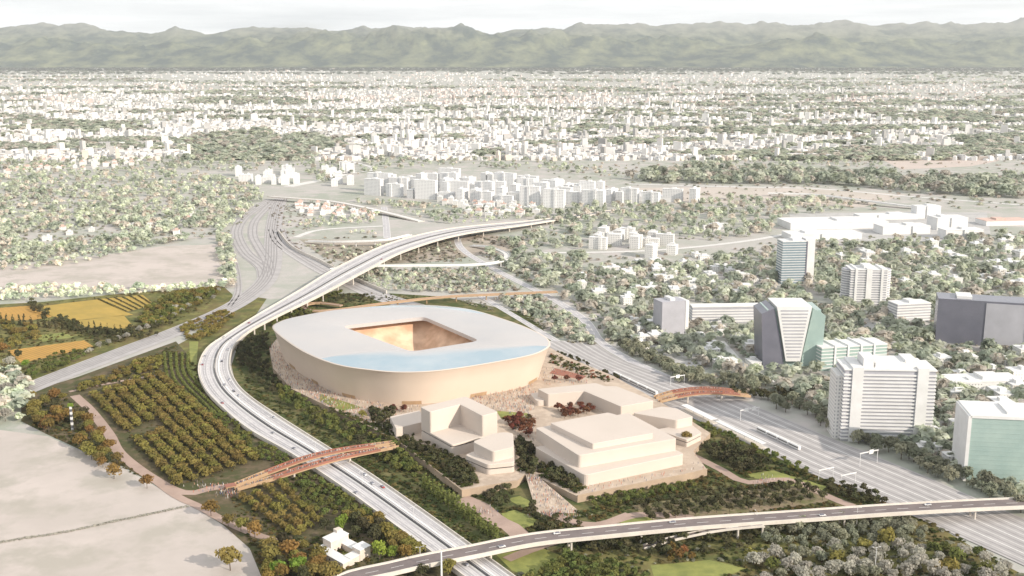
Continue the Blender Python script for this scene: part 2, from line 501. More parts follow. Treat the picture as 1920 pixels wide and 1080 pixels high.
sheet('field', [(-260, 800), (0, 806), (90, 818), (150, 846), (232, 878), (300, 917), (372, 957), (420, 986), (470, 1030), (500, 1100), (-260, 1100)], 0.10, M['pale_field'])
sheet('field', [(170, 482), (300, 462), (408, 458), (415, 500), (425, 538), (200, 546), (-60, 556), (-60, 508)], 0.10, M['pale_field'])
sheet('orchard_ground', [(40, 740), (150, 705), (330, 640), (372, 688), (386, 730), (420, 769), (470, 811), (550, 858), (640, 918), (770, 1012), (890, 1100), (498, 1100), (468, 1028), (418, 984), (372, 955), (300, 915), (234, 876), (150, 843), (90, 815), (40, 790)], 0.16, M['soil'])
sheet('meadow', [(-80, 575), (80, 566), (250, 548), (420, 538), (436, 552), (436, 580), (330, 632), (190, 672), (60, 718), (-80, 690)], 0.14, M['meadow'])
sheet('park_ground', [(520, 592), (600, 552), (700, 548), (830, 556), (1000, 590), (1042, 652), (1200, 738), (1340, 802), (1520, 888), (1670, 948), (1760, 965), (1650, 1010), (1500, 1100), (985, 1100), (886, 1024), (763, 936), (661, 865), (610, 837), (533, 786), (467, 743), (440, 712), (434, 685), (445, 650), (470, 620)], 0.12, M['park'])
sheet('meadow', [(975, 1100), (1010, 1050), (1200, 1010), (1500, 985), (1740, 975), (1830, 1030), (1960, 1100)], 0.18, M['meadow'])
sheet('meadow', [(300, 664), (345, 640), (420, 596), (475, 556), (500, 560), (480, 590), (420, 628), (386, 655), (371, 690), (374, 712), (340, 700)], 0.13, M['meadow'])
sheet('gravel_court', [(1185, 948), (1300, 932), (1505, 906), (1560, 930), (1545, 944), (1400, 962), (1222, 984)], 0.22, M['gravel_court'])
# crops
for pix, mm in (([(78, 574), (185, 561), (232, 584), (250, 590), (135, 601), (95, 592)], 'crop'), ([(182, 561), (268, 553), (290, 572), (234, 585)], 'crop'),
                ([(-40, 580), (58, 573), (98, 594), (60, 600), (-40, 602)], 'crop2'), ([(140, 602), (232, 591), (252, 614), (178, 622)], 'crop'),
                ([(14, 657), (158, 638), (176, 650), (40, 681)], 'crop2'), ([(62, 630), (120, 623), (140, 632), (80, 640)], 'lawn')):
    sheet('crop_field', pix, 0.24, M[mm])
# brown dry land inside the junction and by the ring road, lawns of the park
sheet('dry_land', [(560, 448), (720, 452), (900, 440), (980, 445), (960, 470), (800, 492), (660, 496), (600, 478)], 0.12, mat_ground('dry scrub', [(0.36, 0.31, 0.265), (0.30, 0.28, 0.23), (0.42, 0.37, 0.32)], 0.01, 0.03))
sheet('dry_land', [(1190, 352), (1500, 350), (1700, 365), (1620, 388), (1400, 384), (1260, 380)], 0.12, mat('stubble', (0.52, 0.46, 0.42), (0.46, 0.42, 0.37), 0.01))
sheet('dry_land', [(1640, 292), (1800, 286), (1920, 292), (1820, 312), (1690, 318)], 0.12, mat('stubble pink', (0.52, 0.44, 0.40), (0.48, 0.42, 0.38), 0.01))
sheet('lawn', [(940, 962), (965, 956), (1005, 972), (1010, 985), (985, 992), (950, 985)], 0.26, M['lawn'])
sheet('lawn', [(1150, 975), (1210, 968), (1240, 980), (1170, 990)], 0.26, M['lawn'])
sheet('lawn', [(950, 935), (975, 930), (1005, 945), (985, 955)], 0.26, M['lawn'])
sheet('lawn', [(1390, 890), (1450, 882), (1550, 912), (1540, 920), (1450, 905)], 0.26, M['lawn'])
sheet('lawn', [(930, 1040), (1010, 1025), (1060, 1045), (1000, 1085), (960, 1070)], 0.26, M['lawn'])
sheet('lawn', [(1220, 1060), (1330, 1050), (1400, 1066), (1320, 1095), (1230, 1095)], 0.26, M['lawn'])
sheet('lawn', [(355, 640), (372, 640), (368, 690), (376, 715), (356, 700)], 0.26, M['lawn'])

def road(name, pix, w, m, dz=0.3, marks=True, step=10):
    line = pixline(pix, step)
    Lp, Rp = edges(line, w)
    mb = MB()
    mb.strip(Lp, Rp, 0, 1, 0, dz, 0, sheet=True)
    if marks:
        e = 0.35 / w
        for t in (0.04, 0.96):
            mb.strip(Lp, Rp, t - e, t + e, 0, dz + 0.06, 1, sheet=True)
        mb.strip(Lp, Rp, 0.5 - e, 0.5 + e, 0, dz + 0.06, 1, every=(1, 2))
    o = mb.build(name, [M[m], M['white_paint']])
    o['kind'] = 'structure'
    return line
# paths
road('path', [(140, 742), (170, 770), (205, 815), (225, 850), (280, 893), (345, 925), (400, 915), (440, 912)], 9, 'path', 0.30, False)
road('path', [(280, 893), (330, 930), (372, 950), (430, 982), (500, 1010), (560, 1020)], 7, 'path', 0.36, False)
road('path', [(130, 735), (210, 718), (300, 703)], 5, 'path', 0.33, False)
road('path', [(865, 935), (900, 950), (930, 975), (960, 990), (980, 1010)], 14, 'path', 0.30, False)
road('path', [(1010, 950), (1060, 975), (1120, 985), (1200, 965), (1300, 972)], 9, 'path', 0.33, False)
road('path', [(1290, 850), (1350, 880), (1400, 905), (1480, 900), (1560, 935), (1600, 950)], 8, 'path', 0.36, False)
road('path', [(1180, 965), (1090, 1000), (1000, 1030), (950, 1050)], 8, 'path', 0.42, False)
# far roads
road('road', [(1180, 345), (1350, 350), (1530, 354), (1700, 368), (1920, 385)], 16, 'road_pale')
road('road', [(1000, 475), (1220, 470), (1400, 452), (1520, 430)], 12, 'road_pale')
road('road', [(720, 388), (724, 420), (726, 447)], 13, 'asphalt')
road('road', [(868, 437), (858, 452), (876, 475), (950, 517), (1035, 560), (1095, 600), (1125, 640), (1180, 675), (1260, 712)], 12, 'asphalt')
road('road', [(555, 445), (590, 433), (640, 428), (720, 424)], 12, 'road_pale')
road('road', [(900, 555), (960, 590), (1030, 632), (1090, 668)], 9, 'asphalt', 0.34)
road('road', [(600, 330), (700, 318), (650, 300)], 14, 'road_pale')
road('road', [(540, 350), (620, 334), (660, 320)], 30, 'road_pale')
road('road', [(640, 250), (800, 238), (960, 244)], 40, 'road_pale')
road('road', [(1850, 610), (1700, 640), (1500, 660), (1390, 640)], 9, 'road_pale', 0.3, False)
road('road', [(1350, 640), (1400, 690), (1480, 720), (1570, 700)], 10, 'road_pale', 0.34, False)
road('path', [(0, 452), (120, 448), (300, 452), (410, 440)], 9, 'pale_field', 0.3, False)

def tracks(pix, w, n, first=0.1, last=0.9, dz=0.25, pale=False, step=9, bed='ballast'):
    line = pixline(pix, step)
    Lp, Rp = edges(line, w)
    mb = MB()
    mb.strip(Lp, Rp, 0, 1, 0, dz, 0, sheet=True)
    for k in range(n):
        t = first + (last - first) * k / max(n - 1, 1)
        e = 0.8 / w
        mb.strip(Lp, Rp, t - e, t + e, 0, dz + 0.12, 2 if (pale and k % 3 == 1) else 1, sheet=True)
    o = mb.build('railway', [M[bed], M['rail'], M['rail_pale']])
    o['kind'] = 'structure'
    return line, Lp, Rp
# the railway left of the motorway and its fan of tracks
tracks([(20, 742), (120, 702), (230, 660), (330, 622), (420, 583), (470, 553), (500, 524), (511, 490), (512, 450), (514, 420), (520, 390), (528, 372)], 30, 5, 0.12, 0.7, 0.40)
tracks([(498, 520), (492, 500), (462, 476), (446, 450), (444, 430), (458, 408), (488, 386), (508, 374)], 24, 4, 0.1, 0.9, 0.30)
tracks([(505, 510), (500, 488), (484, 462), (474, 440), (478, 415), (500, 390), (514, 376)], 18, 3, 0.1, 0.9, 0.34)
tracks([(430, 575), (446, 550), (446, 520), (440, 490), (434, 462), (438, 440)], 10, 2, 0.25, 0.75, 0.28)
tracks([(518, 430), (530, 455), (580, 490), (650, 527), (720, 558), (820, 588), (930, 622), (1030, 664)], 34, 5, 0.08, 0.92, 0.28, True)
rl = pixline([(522, 436), (548, 466), (600, 492), (660, 523), (725, 551)], 6)
Lp, Rp = edges(rl, 1.2)
mb = MB(); mb.strip(Lp, Rp, 0, 1, -.3, 5.0); tag(mb.build('retaining_wall', M['concrete']), 'long pale retaining wall beside the railway under the viaduct', 'wall')
for pix in ([(1180, 640), (1260, 632), (1330, 690), (1290, 706), (1220, 676)], [(1680, 700), (1930, 690), (1930, 750), (1760, 756)], [(1560, 600), (1660, 590), (1690, 620), (1560, 640)], [(1300, 530), (1420, 520), (1440, 545), (1330, 552)], [(1700, 500), (1800, 490), (1830, 510), (1720, 522)], [(1480, 400), (1850, 398), (1860, 452), (1490, 452)], [(1760, 790), (1830, 780), (1830, 840), (1780, 830)]):
    sheet('yard', pix, 0.2, M['yard'])
# the wide railway to the right of the stadium
def tr_edges():
    a = [(1004, 640), (1105, 692), (1200, 741), (1335, 801), (1519, 887), (1669, 950), (1837, 1024), (1960, 1080), (2200, 1188)]
    b = [(1108, 640), (1160, 672), (1240, 702), (1380, 748), (1575, 829), (1720, 888), (1837, 938), (1975, 998), (2300, 1140)]
    return even(spline([P(*p) for p in a]), 9), even(spline([P(*p) for p in b]), 9)
ta, tb = tr_edges()
n_ = min(len(ta), len(tb))
def resamp(l, n):
    return [l[min(int(k * (len(l) - 1) / (n - 1)), len(l) - 2)].lerp(l[min(int(k * (len(l) - 1) / (n - 1)), len(l) - 2) + 1], (k * (len(l) - 1) / (n - 1)) - min(int(k * (len(l) - 1) / (n - 1)), len(l) - 2)) for k in range(n)]
ta, tb = resamp(ta, 90), resamp(tb, 90)
mb = MB()
mb.strip(ta, tb, 0, 1, 0, 0.44, 0, sheet=True)
for k in range(15):
    t = 0.05 + 0.065 * k
    e = (0.006, 0.009, 0.006, 0.006)[k % 4]; mb.strip(ta, tb, t - e, t + e, 0, 0.56, (1, 2, 1, 3)[k % 4], sheet=True)
tag(mb.build('railway', [M['ballast'], M['rail'], M['rail_pale'], M['white_paint']]), kind='structure')

# ------------------------------------------------------------ mountains
def mountains():
    sk = [(-300, 46), (0, 48), (110, 46), (180, 47), (240, 58), (300, 66), (345, 54), (400, 60), (450, 56), (510, 50), (560, 52), (600, 55), (640, 57), (700, 51), (745, 48), (800, 54),
          (850, 50), (900, 60), (940, 58), (1000, 47), (1060, 50), (1110, 42), (1170, 40), (1220, 45), (1280, 44), (1340, 42), (1400, 46), (1440, 41), (1500, 44), (1560, 41), (1600, 37), (1660, 43), (1730, 45), (1790, 47), (1840, 43), (1900, 34), (2000, 38), (2300, 44)]
    fh = [(-300, 82), (0, 86), (200, 92), (420, 96), (470, 88), (560, 84), (640, 80), (700, 74), (790, 70), (880, 76), (960, 82), (1030, 78), (1100, 84), (1180, 80), (1260, 88), (1360, 92), (1500, 86), (1600, 90), (1750, 92), (1920, 88), (2300, 88)]
    n_u, n_d = 640, 110
    d0, d1 = 24600.0, 36000.0
    v, f = [], []
    for j in range(n_d + 1):
        d = d0 + (d1 - d0) * (j / n_d)
        for i in range(n_u + 1):
            px = -320 + 2600 * i / n_u
            u = (px - 960) / F
            x = u * d
            wob = mnoise.noise(Vector((x / 3500, d / 3500, 1.7)))
            zs = (HOR - np.interp(px, [a[0] for a in sk], [a[1] for a in sk])) / F * 31500 + H
            zf = (HOR - np.interp(px + 40 * wob, [a[0] for a in fh], [a[1] for a in fh])) / F * 27000 + H
            b1 = math.exp(-abs((d - 31500 - 500 * wob) / 2600) ** 1.6)
            b2 = math.exp(-abs((d - 27000 - 900 * wob) / 1400) ** 1.6)
            rid = 0.0; a_, fr = 1.0, 1 / 1900
            for q in range(5):
                nn = mnoise.noise(Vector((x * fr, d * fr * 0.8, 3.1 + q)))
                rid += a_ * (1 - 2 * abs(nn)); a_ *= 0.6; fr *= 2.15
            rid = rid / 1.9
            base = max(zs * b1, zf * b2, 0.75 * zs * b1 + 0.45 * zf * b2)
            z = base * (0.82 + 0.20 * rid * b1 + 0.75 * rid * b2 * (1 - 0.75 * b1))
            z = z * min(1, (d - d0) / 900) - 4
            v.append((x, d, z))
    w = n_u + 1
    for j in range(n_d):
        for i in range(n_u):
            a = j * w + i
            f.append((a, a + 1, a + w + 1, a + w))
    me = bpy.data.meshes.new('mountains'); me.from_pydata(v, [], f)
    me.polygons.foreach_set('use_smooth', [True] * len(f))
    m = bpy.data.materials.new('forested slopes'); m.use_nodes = True
    nt = m.node_tree; N, L = nt.nodes, nt.links
    b = N['Principled BSDF']; b.inputs['Roughness'].default_value = 1; b.inputs['Specular IOR Level'].default_value = 0
    t = N.new('ShaderNodeTexCoord'); sp = N.new('ShaderNodeSeparateXYZ'); L.new(t.outputs['Object'], sp.inputs[0])
    nz = N.new('ShaderNodeTexNoise'); nz.inputs['Scale'].default_value = 0.0017; nz.inputs['Detail'].default_value = 9; nz.inputs['Roughness'].default_value = 0.74
    L.new(t.outputs['Object'], nz.inputs['Vector'])
    r1 = N.new('ShaderNodeValToRGB')
    r1.color_ramp.elements[0].position, r1.color_ramp.elements[1].position = 0.42, 0.66
    r1.color_ramp.elements[0].color = (0.016, 0.034, 0.032, 1); r1.color_ramp.elements[1].color = (0.19, 0.20, 0.11, 1)
    L.new(nz.outputs['Fac'], r1.inputs['Fac'])
    ad = N.new('ShaderNodeMath'); ad.operation = 'MULTIPLY_ADD'; ad.inputs[1].default_value = 900; L.new(nz.outputs['Fac'], ad.inputs[0]); L.new(sp.outputs[2], ad.inputs[2])
    mr_ = N.new('ShaderNodeMapRange'); mr_.inputs['From Min'].default_value = 1150; mr_.inputs['From Max'].default_value = 1650; L.new(ad.outputs[0], mr_.inputs['Value'])
    mx = N.new('ShaderNodeMixRGB'); L.new(mr_.outputs['Result'], mx.inputs['Fac']); L.new(r1.outputs['Color'], mx.inputs['Color1']); mx.inputs['Color2'].default_value = (0.20, 0.20, 0.18, 1)
    L.new(mx.outputs['Color'], b.inputs['Base Color'])
    me.materials.append(m)
    o = bpy.data.objects.new('mountains', me); col.objects.link(o); o['kind'] = 'structure'
mountains()

# ------------------------------------------------------------ motorway on its viaduct
MW = [((1165, 392), (1168, 395), 0.6), ((1065, 405), (1070, 409), 4), ((985, 415), (990, 421), 9), ((850, 428), (862, 440), 14), ((740, 453), (762, 470), 16), ((640, 497), (682, 510), 16), ((560, 545), (602, 553), 15), ((480, 592), (522, 592), 12),
      ((420, 630), (470, 620), 9), ((386, 655), (440, 648), 7), ((371, 690), (432, 684), 5), ((382, 727), (443, 716), 4), ((415, 764), (471, 745), 3), ((467, 807), (533, 787), 3),
      ((547, 853), (612, 837), 3), ((640, 914), (692, 887), 3), ((735, 983), (790, 955), 3), ((810, 1038), (886, 1024), 3), ((890, 1098), (985, 1096), 3)]
mwL = spline([P(*a, z) for a, b, z in MW], 14)
mwR = spline([P(*b, z) for a, b, z in MW], 14)
root = tag(empty('motorway_viaduct', (0, 0, 0)), 'long pale motorway curving around the stadium and rising onto piers behind it', 'motorway')
mb = MB(); mb.strip(mwL, mwR, 0, 1, -1.8, 0); mb.build('deck', M['concrete'], root)
mb = MB(); mb.strip(mwL, mwR, 0.05, 0.46, 0, 0.06, sheet=True); mb.strip(mwL, mwR, 0.54, 0.93, 0, 0.06, sheet=True)
tag(mb.build('carriageway', M['asphalt'], root))
mb = MB()
for t, w_ in ((.115, .012), (.16, .016), (.225, .014), (.27, .018), (.335, .013), (.385, .016), (.60, .012), (.715, .016), (.76, .014), (.82, .018), (.865, .012)):
    mb.strip(mwL, mwR, t - w_, t + w_, 0, 0.085, int(t * 100) % 2, sheet=True)
mb.build('tyre_wear', [M['wear_dark'], M['wear_pale']], root)
mb = MB()
for t in (0.075, 0.44, 0.56, 0.90):
    mb.strip(mwL, mwR, t - 0.008, t + 0.008, 0, 0.12, sheet=True)
for t in (0.19, 0.30, 0.68, 0.79):
    mb.strip(mwL, mwR, t - 0.005, t + 0.005, 0, 0.12, every=(1, 2))
mb.strip(mwL, mwR, 0.61, 0.66, 0, 0.11, sheet=True)
mb.build('lane_marking', M['white_paint'], root)
for t in (0.004, 0.972):
    mb = MB(); mb.strip(mwL, mwR, t, t + 0.024, 0, 1.3); mb.build('parapet', M['concrete'], root)
mb = MB(); mb.strip(mwL, mwR, 0.478, 0.522, 0, 1.0); mb.build('median_barrier', M['dark_joint'], root)
for k in range(22, 112, 5):
    a, b = mwL[k], mwR[k]
    mb = MB()
    for t in (0.2, 0.8):
        p = a.lerp(b, t); mb.cyl((p.x, p.y, -0.5), (p.x, p.y, p.z - 2.6), 1.0, 1.0, 8)
    mb.strip([a, a + (mwL[k + 1] - a) * 0.16], [b, b + (mwR[k + 1] - b) * 0.16], 0.1, 0.9, -2.7, -1.7)
    mb.build('pier', M['concrete'], root)
# embankment under the front part
mb = MB(); mb.strip(mwL[120:], mwR[120:], 0.02, 0.98, -5, -1.85)
tag(mb.build('embankment', M['wallstone']), kind='structure')

def bridge(name, label, pix, w, zs, thick=1.2, road='asphalt', side='concrete', piers=(), par=1.0, step=8, cat='bridge', marks=True, wp=0.35, pier_r=0.8):
    """raised road: deck, carriageway, two parapets, piers"""
    pts = [P(x, y, z) for (x, y), z in zip(pix, zs)]
    line = even(spline(pts), step)
    Lp, Rp = edges(line, w)
    root = tag(empty(name, (0, 0, 0)), label, cat)
    mb = MB(); mb.strip(Lp, Rp, 0, 1, -thick, 0); mb.build('deck', M[side], root)
    e = wp / w
    mb = MB(); mb.strip(Lp, Rp, e * 1.2, 1 - e * 1.2, 0, 0.05, sheet=True); mb.build('carriageway', M[road], root)
    if marks:
        mb = MB(); h = 0.18 / w
        mb.strip(Lp, Rp, 0.5 - h, 0.5 + h, 0, 0.11, every=(1, 2))
        for t in (0.07, 0.93): mb.strip(Lp, Rp, t - h, t + h, 0, 0.11, sheet=True)
        mb.build('lane_marking', M['white_paint'], root)
    for t in (0, 1 - e):
        mb = MB(); mb.strip(Lp, Rp, t, t + e, 0, par); mb.build('parapet', M[side], root)
    for q in piers:
        k = int(q * (len(line) - 2))
        mb = MB()
        for t in (0.3, 0.7) if w > 9 else (0.5,):
            p = Lp[k].lerp(Rp[k], t)
            mb.cyl((p.x, p.y, -0.5), (p.x, p.y, p.z - thick + 0.02 - 0.5), pier_r, pier_r, 8)
        d = (line[k + 1] - line[k]).normalized() * 1.2
        mb.strip([Lp[k] - d, Lp[k] + d], [Rp[k] - d, Rp[k] + d], 0.15, 0.85, -thick - 0.6, -thick + 0.01)
        mb.build('pier', M[side], root)
    return line, Lp, Rp
ovp = bridge('road_overpass', 'pale concrete road overpass with brown asphalt crossing the motorway at the bottom', [(600, 1110), (660, 1082), (730, 1066), (800, 1050), (884, 1034), (1000, 1011), (1130, 997), (1300, 981), (1500, 967), (1640, 957), (1760, 950), (1860, 945), (1990, 940), (2400, 925)], 15.5,
       [2.5, 4, 6, 8, 9, 9.5, 9.5, 9.5, 9.5, 9.5, 9.5, 9.5, 9.5, 4], 1.5, 'asphalt_dark', 'concrete', (0.17, 0.25, 0.32, 0.39, 0.46, 0.53, 0.6, 0.67, 0.74, 0.82, 0.9), 1.1, wp=0.9)
bridge('slip_road', 'narrow slip road dropping from the overpass towards the trees', [(1430, 984), (1350, 992), (1270, 1008), (1205, 1026)], 5, [8.8, 7.5, 4, 1], 0.8, 'asphalt_dark', 'concrete', (0.1, 0.3), 0.8)
bridge('ramp_bridge', 'thin white ramp branching off the viaduct and crossing the dry scrub', [(622, 505), (660, 499), (760, 498), (870, 497), (925, 493), (948, 485), (946, 474), (915, 463), (884, 460)], 8, [15, 14, 12, 10, 9, 8, 7, 5, 3], 1.1, 'road_pale', 'white', (0.08, 0.14, 0.2, 0.3, 0.4, 0.5, 0.6, 0.7), 1.0, marks=False, pier_r=0.9)
bridge('ramp_bridge', 'short white ramp joining the viaduct from the loop road behind', [(575, 452), (640, 453), (720, 450), (770, 440)], 8, [4, 8, 11, 14], 1.1, 'road_pale', 'white', (0.3, 0.5, 0.7), 1.0, marks=False)
bridge('flyover', 'straight grey flyover crossing the top end of the railway fan', [(505, 368), (560, 372), (620, 377), (690, 390), (740, 402), (790, 415)], 16, [8, 9, 9, 8, 5, 1], 1.5, 'road_pale', 'concrete', (0.1, 0.25, 0.4, 0.55), 1.0, marks=False)
bridge('ring_bridge', 'pinkish elevated ring road looping just behind the stadium', [(640, 573), (596, 568), (568, 574), (590, 583), (640, 580), (720, 569), (830, 557), (930, 552), (1045, 547)], 7, [5, 5, 5, 5.5, 6, 6.5, 7, 7, 7], 1.0, 'path', 'bridge_tan', (0.5, 0.6, 0.7, 0.8, 0.9), 0.9, marks=False)
bridge('far_bridge', 'white road bridge far off in front of the warehouse fields', [(1440, 362), (1530, 365), (1640, 378), (1720, 388)], 14, [7, 8, 8, 5], 1.4, 'road_pale', 'white', (0.3, 0.5, 0.7), 1.0, marks=False)

# ------------------------------------------------------------ red footbridges: two bowed decks each
def footbridge(label, pix_a, pix_b, zs, w, tan_ends=True, post_step=4):
    root = tag(empty('footbridge', (0, 0, 0)), label, 'footbridge')
    for pix in (pix_a, pix_b):
        line = even(spline([P(x, y, z) for (x, y), z in zip(pix, zs)], 8), 3.0)
        n = len(line)
        ww = [w * (0.75 + 0.25 * math.sin(math.pi * k / (n - 1))) for k in range(n)]
        Lp, Rp = edges(line, ww)
        mb = MB(); mb.strip(Lp, Rp, 0, 1, -0.9, 0); d = mb.build('deck', M['bridge_tan'], root)
        mb = MB(); mb.strip(Lp, Rp, 0.05, 0.95, 0, 0.06, sheet=True); mb.build('floor', M['bridge_deck'], d)
        for t in (0.0, 0.965):
            for a, b, mm in ((0, n // 5 + 1, 'bridge_tan'), (n // 5, n - n // 7, 'bridge_red'), (n - n // 7 - 1, n, 'bridge_tan')):
                mb = MB()
                mb.strip(Lp[a:b], Rp[a:b], t, t + 0.035, 0.0, 1.5)
                mb.strip(Lp[a:b], Rp[a:b], t - 0.01, t + 0.045, 1.5, 1.75)
                mb.build('railing', M[mm], root)
        for q in (0.33, 0.66):
            k = int(q * n)
            mb = MB(); p = Lp[k].lerp(Rp[k], 0.5)
            mb.cyl((p.x, p.y, -0.5), (p.x, p.y, p.z - 0.88), 0.6, 1.1, 8)
            mb.build('pier', M['concrete'], root)
        yield line, Lp, Rp
fb1 = list(footbridge('low red railed footbridge of two bowed decks full of people over the motorway', [(440, 911), (505, 885), (565, 863), (615, 850), (665, 841), (738, 831)], [(444, 917), (515, 896), (580, 875), (630, 861), (680, 850), (745, 837)], [1.5, 4.6, 7.2, 8.0, 7.6, 5.4], 6.2))
fb2 = list(footbridge('short faded red footbridge of two decks over the railway beside the cream buildings', [(1228, 746), (1262, 736), (1310, 730), (1355, 731), (1398, 737)], [(1236, 753), (1280, 742), (1322, 737), (1362, 738), (1406, 743)], [5.2, 8, 9, 8, 3], 6))

# ------------------------------------------------------------ stadium
PZ = 5.0                                       # level of the podium
ro = [(512, 618), (522, 604), (560, 593), (640, 580), (763, 571.5), (870, 578), (950, 600), (1010, 624), (1032, 642), (1022, 656), (980, 670), (847, 692.5), (763, 698.5), (693, 694), (623, 682), (560, 655)]
RZ = 39.0
outl = spline([P(x, y, RZ) for x, y in ro], 12, closed=True)
opn_c = [P(x, y, RZ + 1) for x, y in ((640, 611), (795, 593.5), (900, 638.5), (772, 659))]
opn = rounded(ccw([Vector((p.x, p.y)) for p in opn_c]), [10, 10, 8, 10], 8)
cen = sum((Vector((p.x, p.y)) for p in opn_c), Vector((0, 0))) / 4
def polar(poly, n, c):
    a = sorted((math.atan2(p[1] - c.y, p[0] - c.x), (Vector((p[0], p[1])) - c).length) for p in
               [Vector(poly[k][:2]).lerp(Vector(poly[(k + 1) % len(poly)][:2]), q / 10) for k in range(len(poly)) for q in range(10)])
    th = [x[0] for x in a]; rr = [x[1] for x in a]
    th = [th[-1] - 2 * math.pi] + th + [th[0] + 2 * math.pi]; rr = [rr[-1]] + rr + [rr[0]]
    return [float(np.interp(-math.pi + 2 * math.pi * k / n, th, rr)) for k in range(n)]
NT = 180
r_out, r_open = polar(outl, NT, cen), polar(opn, NT, cen)
ang = [-math.pi + 2 * math.pi * k / NT for k in range(NT)]
def pt(k, r, z):
    k %= NT
    return (cen.x + r * math.cos(ang[k]), cen.y + r * math.sin(ang[k]), z)
st = tag(empty('stadium', (0, 0, 0)), 'huge cream rounded square stadium with a white roof open in the middle', 'stadium')
def loft(rings, mats, name, parent, smooth=True, keep=None, sheen_fade=False):
    """rings: list of (radius list, z list)"""
    v, f = [], []
    for rr, zz in rings:
        v += [pt(k, rr[k], zz[k] if isinstance(zz, list) else zz) for k in range(NT)]
    for j in range(len(rings) - 1):
        for k in range(NT):
            if keep and not keep(j, k): continue
            f.append((j * NT + k, j * NT + (k + 1) % NT, (j + 1) * NT + (k + 1) % NT, (j + 1) * NT + k))
    me = bpy.data.meshes.new(name); me.from_pydata(v, [], f); me.materials.append(mats)
    me.polygons.foreach_set('use_smooth', [smooth] * len(f))
    if sheen_fade:                                                 # painted sky reflection, fading from blue rim to roof white at the inner edge
        at = me.attributes.new('sheen_fade', 'FLOAT', 'POINT')
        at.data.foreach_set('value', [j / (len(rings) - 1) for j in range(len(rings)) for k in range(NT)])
    o = bpy.data.objects.new(name, me); o.parent = parent; col.objects.link(o)
    return o
ins = lambda d: [r - d for r in r_out]
loft([(ins(12), PZ - 0.3), (ins(9.2), PZ + 9), (ins(5.6), PZ + 20), (ins(1.6), RZ - 1.6), (ins(0.5), RZ - 0.35)], M['facade'], 'facade', st)
loft([(ins(0.5), RZ - 0.35), (ins(0.15), RZ - 0.1), (ins(0.2), RZ + 0.15), (ins(2.2), RZ + 0.25)], M['block'], 'roof_rim', st)
# roof: folded membrane from the rim to the opening; sky reflection painted as two blue segments, facing the camera and at the back
TQ = 14
def sheen_depth(k):
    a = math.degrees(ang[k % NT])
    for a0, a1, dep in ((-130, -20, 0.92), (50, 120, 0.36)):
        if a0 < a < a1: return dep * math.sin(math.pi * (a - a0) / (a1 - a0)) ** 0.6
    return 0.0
gb = [sheen_depth(k) for k in range(NT)]
def roof_ring(f):
    """ring at the share f(k) of the way from rim to opening"""
    rr = [(r_out[k] - 2.2) * (1 - f(k)) + r_open[k] * f(k) for k in range(NT)]
    zz = [RZ + 0.25 + 2.4 * math.sin(math.pi * f(k)) * (0.75 + 0.25 * math.cos(4 * ang[k] + 0.6)) + 0.6 * f(k) for k in range(NT)]
    return rr, zz
loft([roof_ring(lambda k, q=q: gb[k] + (1 - gb[k]) * q / TQ) for q in range(TQ + 1)], M['roofskin'], 'roof', st)
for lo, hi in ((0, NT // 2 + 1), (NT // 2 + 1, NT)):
    loft([roof_ring(lambda k, q=q: gb[k] * q / 8) for q in range(9)], M['roofsky'], 'roof_sky_sheen', st,
         keep=lambda j, k: lo <= k < hi and (gb[k] > 0 or gb[(k + 1) % NT] > 0), sheen_fade=True)
loft([(r_open, RZ + 0.85), (r_open, RZ - 3.0), ([r + 9 for r in r_open], RZ - 3.4), ([r + 26 for r in r_open], RZ - 4)], M['roofskin'], 'roof_lip', st, smooth=False)
# seating bowl: stepped tiers from under the roof to the pitch
rings = []
NS = 22
for q in range(NS + 1):
    s_ = q / NS
    rings.append(([r * (1.30 - 0.86 * s_) for r in r_open], PZ + 30 * (1 - s_) ** 1.25 + 0.5))
loft(rings, M['seats'], 'seating_bowl', st)
mb = MB(); mb.face([pt(k, r_open[k] * 0.44, PZ + 0.45) for k in range(NT)]); mb.build('pitch', M['pitch'], st)
# entrances at the foot of the wall
for k0 in range(0, NT, 15):
    mb = MB()
    for kk in range(k0, k0 + 4):
        mb.face([pt(kk, r_out[kk % NT] - 11.75, PZ - 0.2), pt(kk + 1, r_out[(kk + 1) % NT] - 11.75, PZ - 0.2), pt(kk + 1, r_out[(kk + 1) % NT] - 10.65, PZ + 3.6), pt(kk, r_out[kk % NT] - 10.65, PZ + 3.6)])
    mb.build('entrance', M['bridge_tan'], st)

# ------------------------------------------------------------ podium with its stone walls and the ramp
pod = [(757, 836), (866, 921), (968, 903), (985, 889), (1013, 897), (1083, 931), (1284, 891), (1326, 881), (1300, 846), (1332, 812), (1246, 758), (1150, 705), (1060, 668), (1010, 640),
       (930, 600), (820, 580), (640, 588), (530, 622), (505, 652), (512, 690), (545, 728), (620, 765), (690, 800)]
podw = ccw([P(x, y, PZ) for x, y in pod])
mb = MB(); mb.prism([(p.x, p.y) for p in podw], -0.5, PZ)
po = mb.build('podium', [M['wallstone']]); tag(po, kind='structure')
mb = MB(); mb.face([(p.x, p.y, PZ + 0.06) for p in podw])
tag(mb.build('plaza', M['plaza']), kind='structure')
mb = MB()
mb.face(ccw([P(985, 889, PZ), P(1013, 897, PZ), P(1090, 962, 0.2), P(1006, 962, 0.2)]))
mb.f = [tuple(range(4))]
o = mb.build('ramp', M['plaza']); o['kind'] = 'structure'
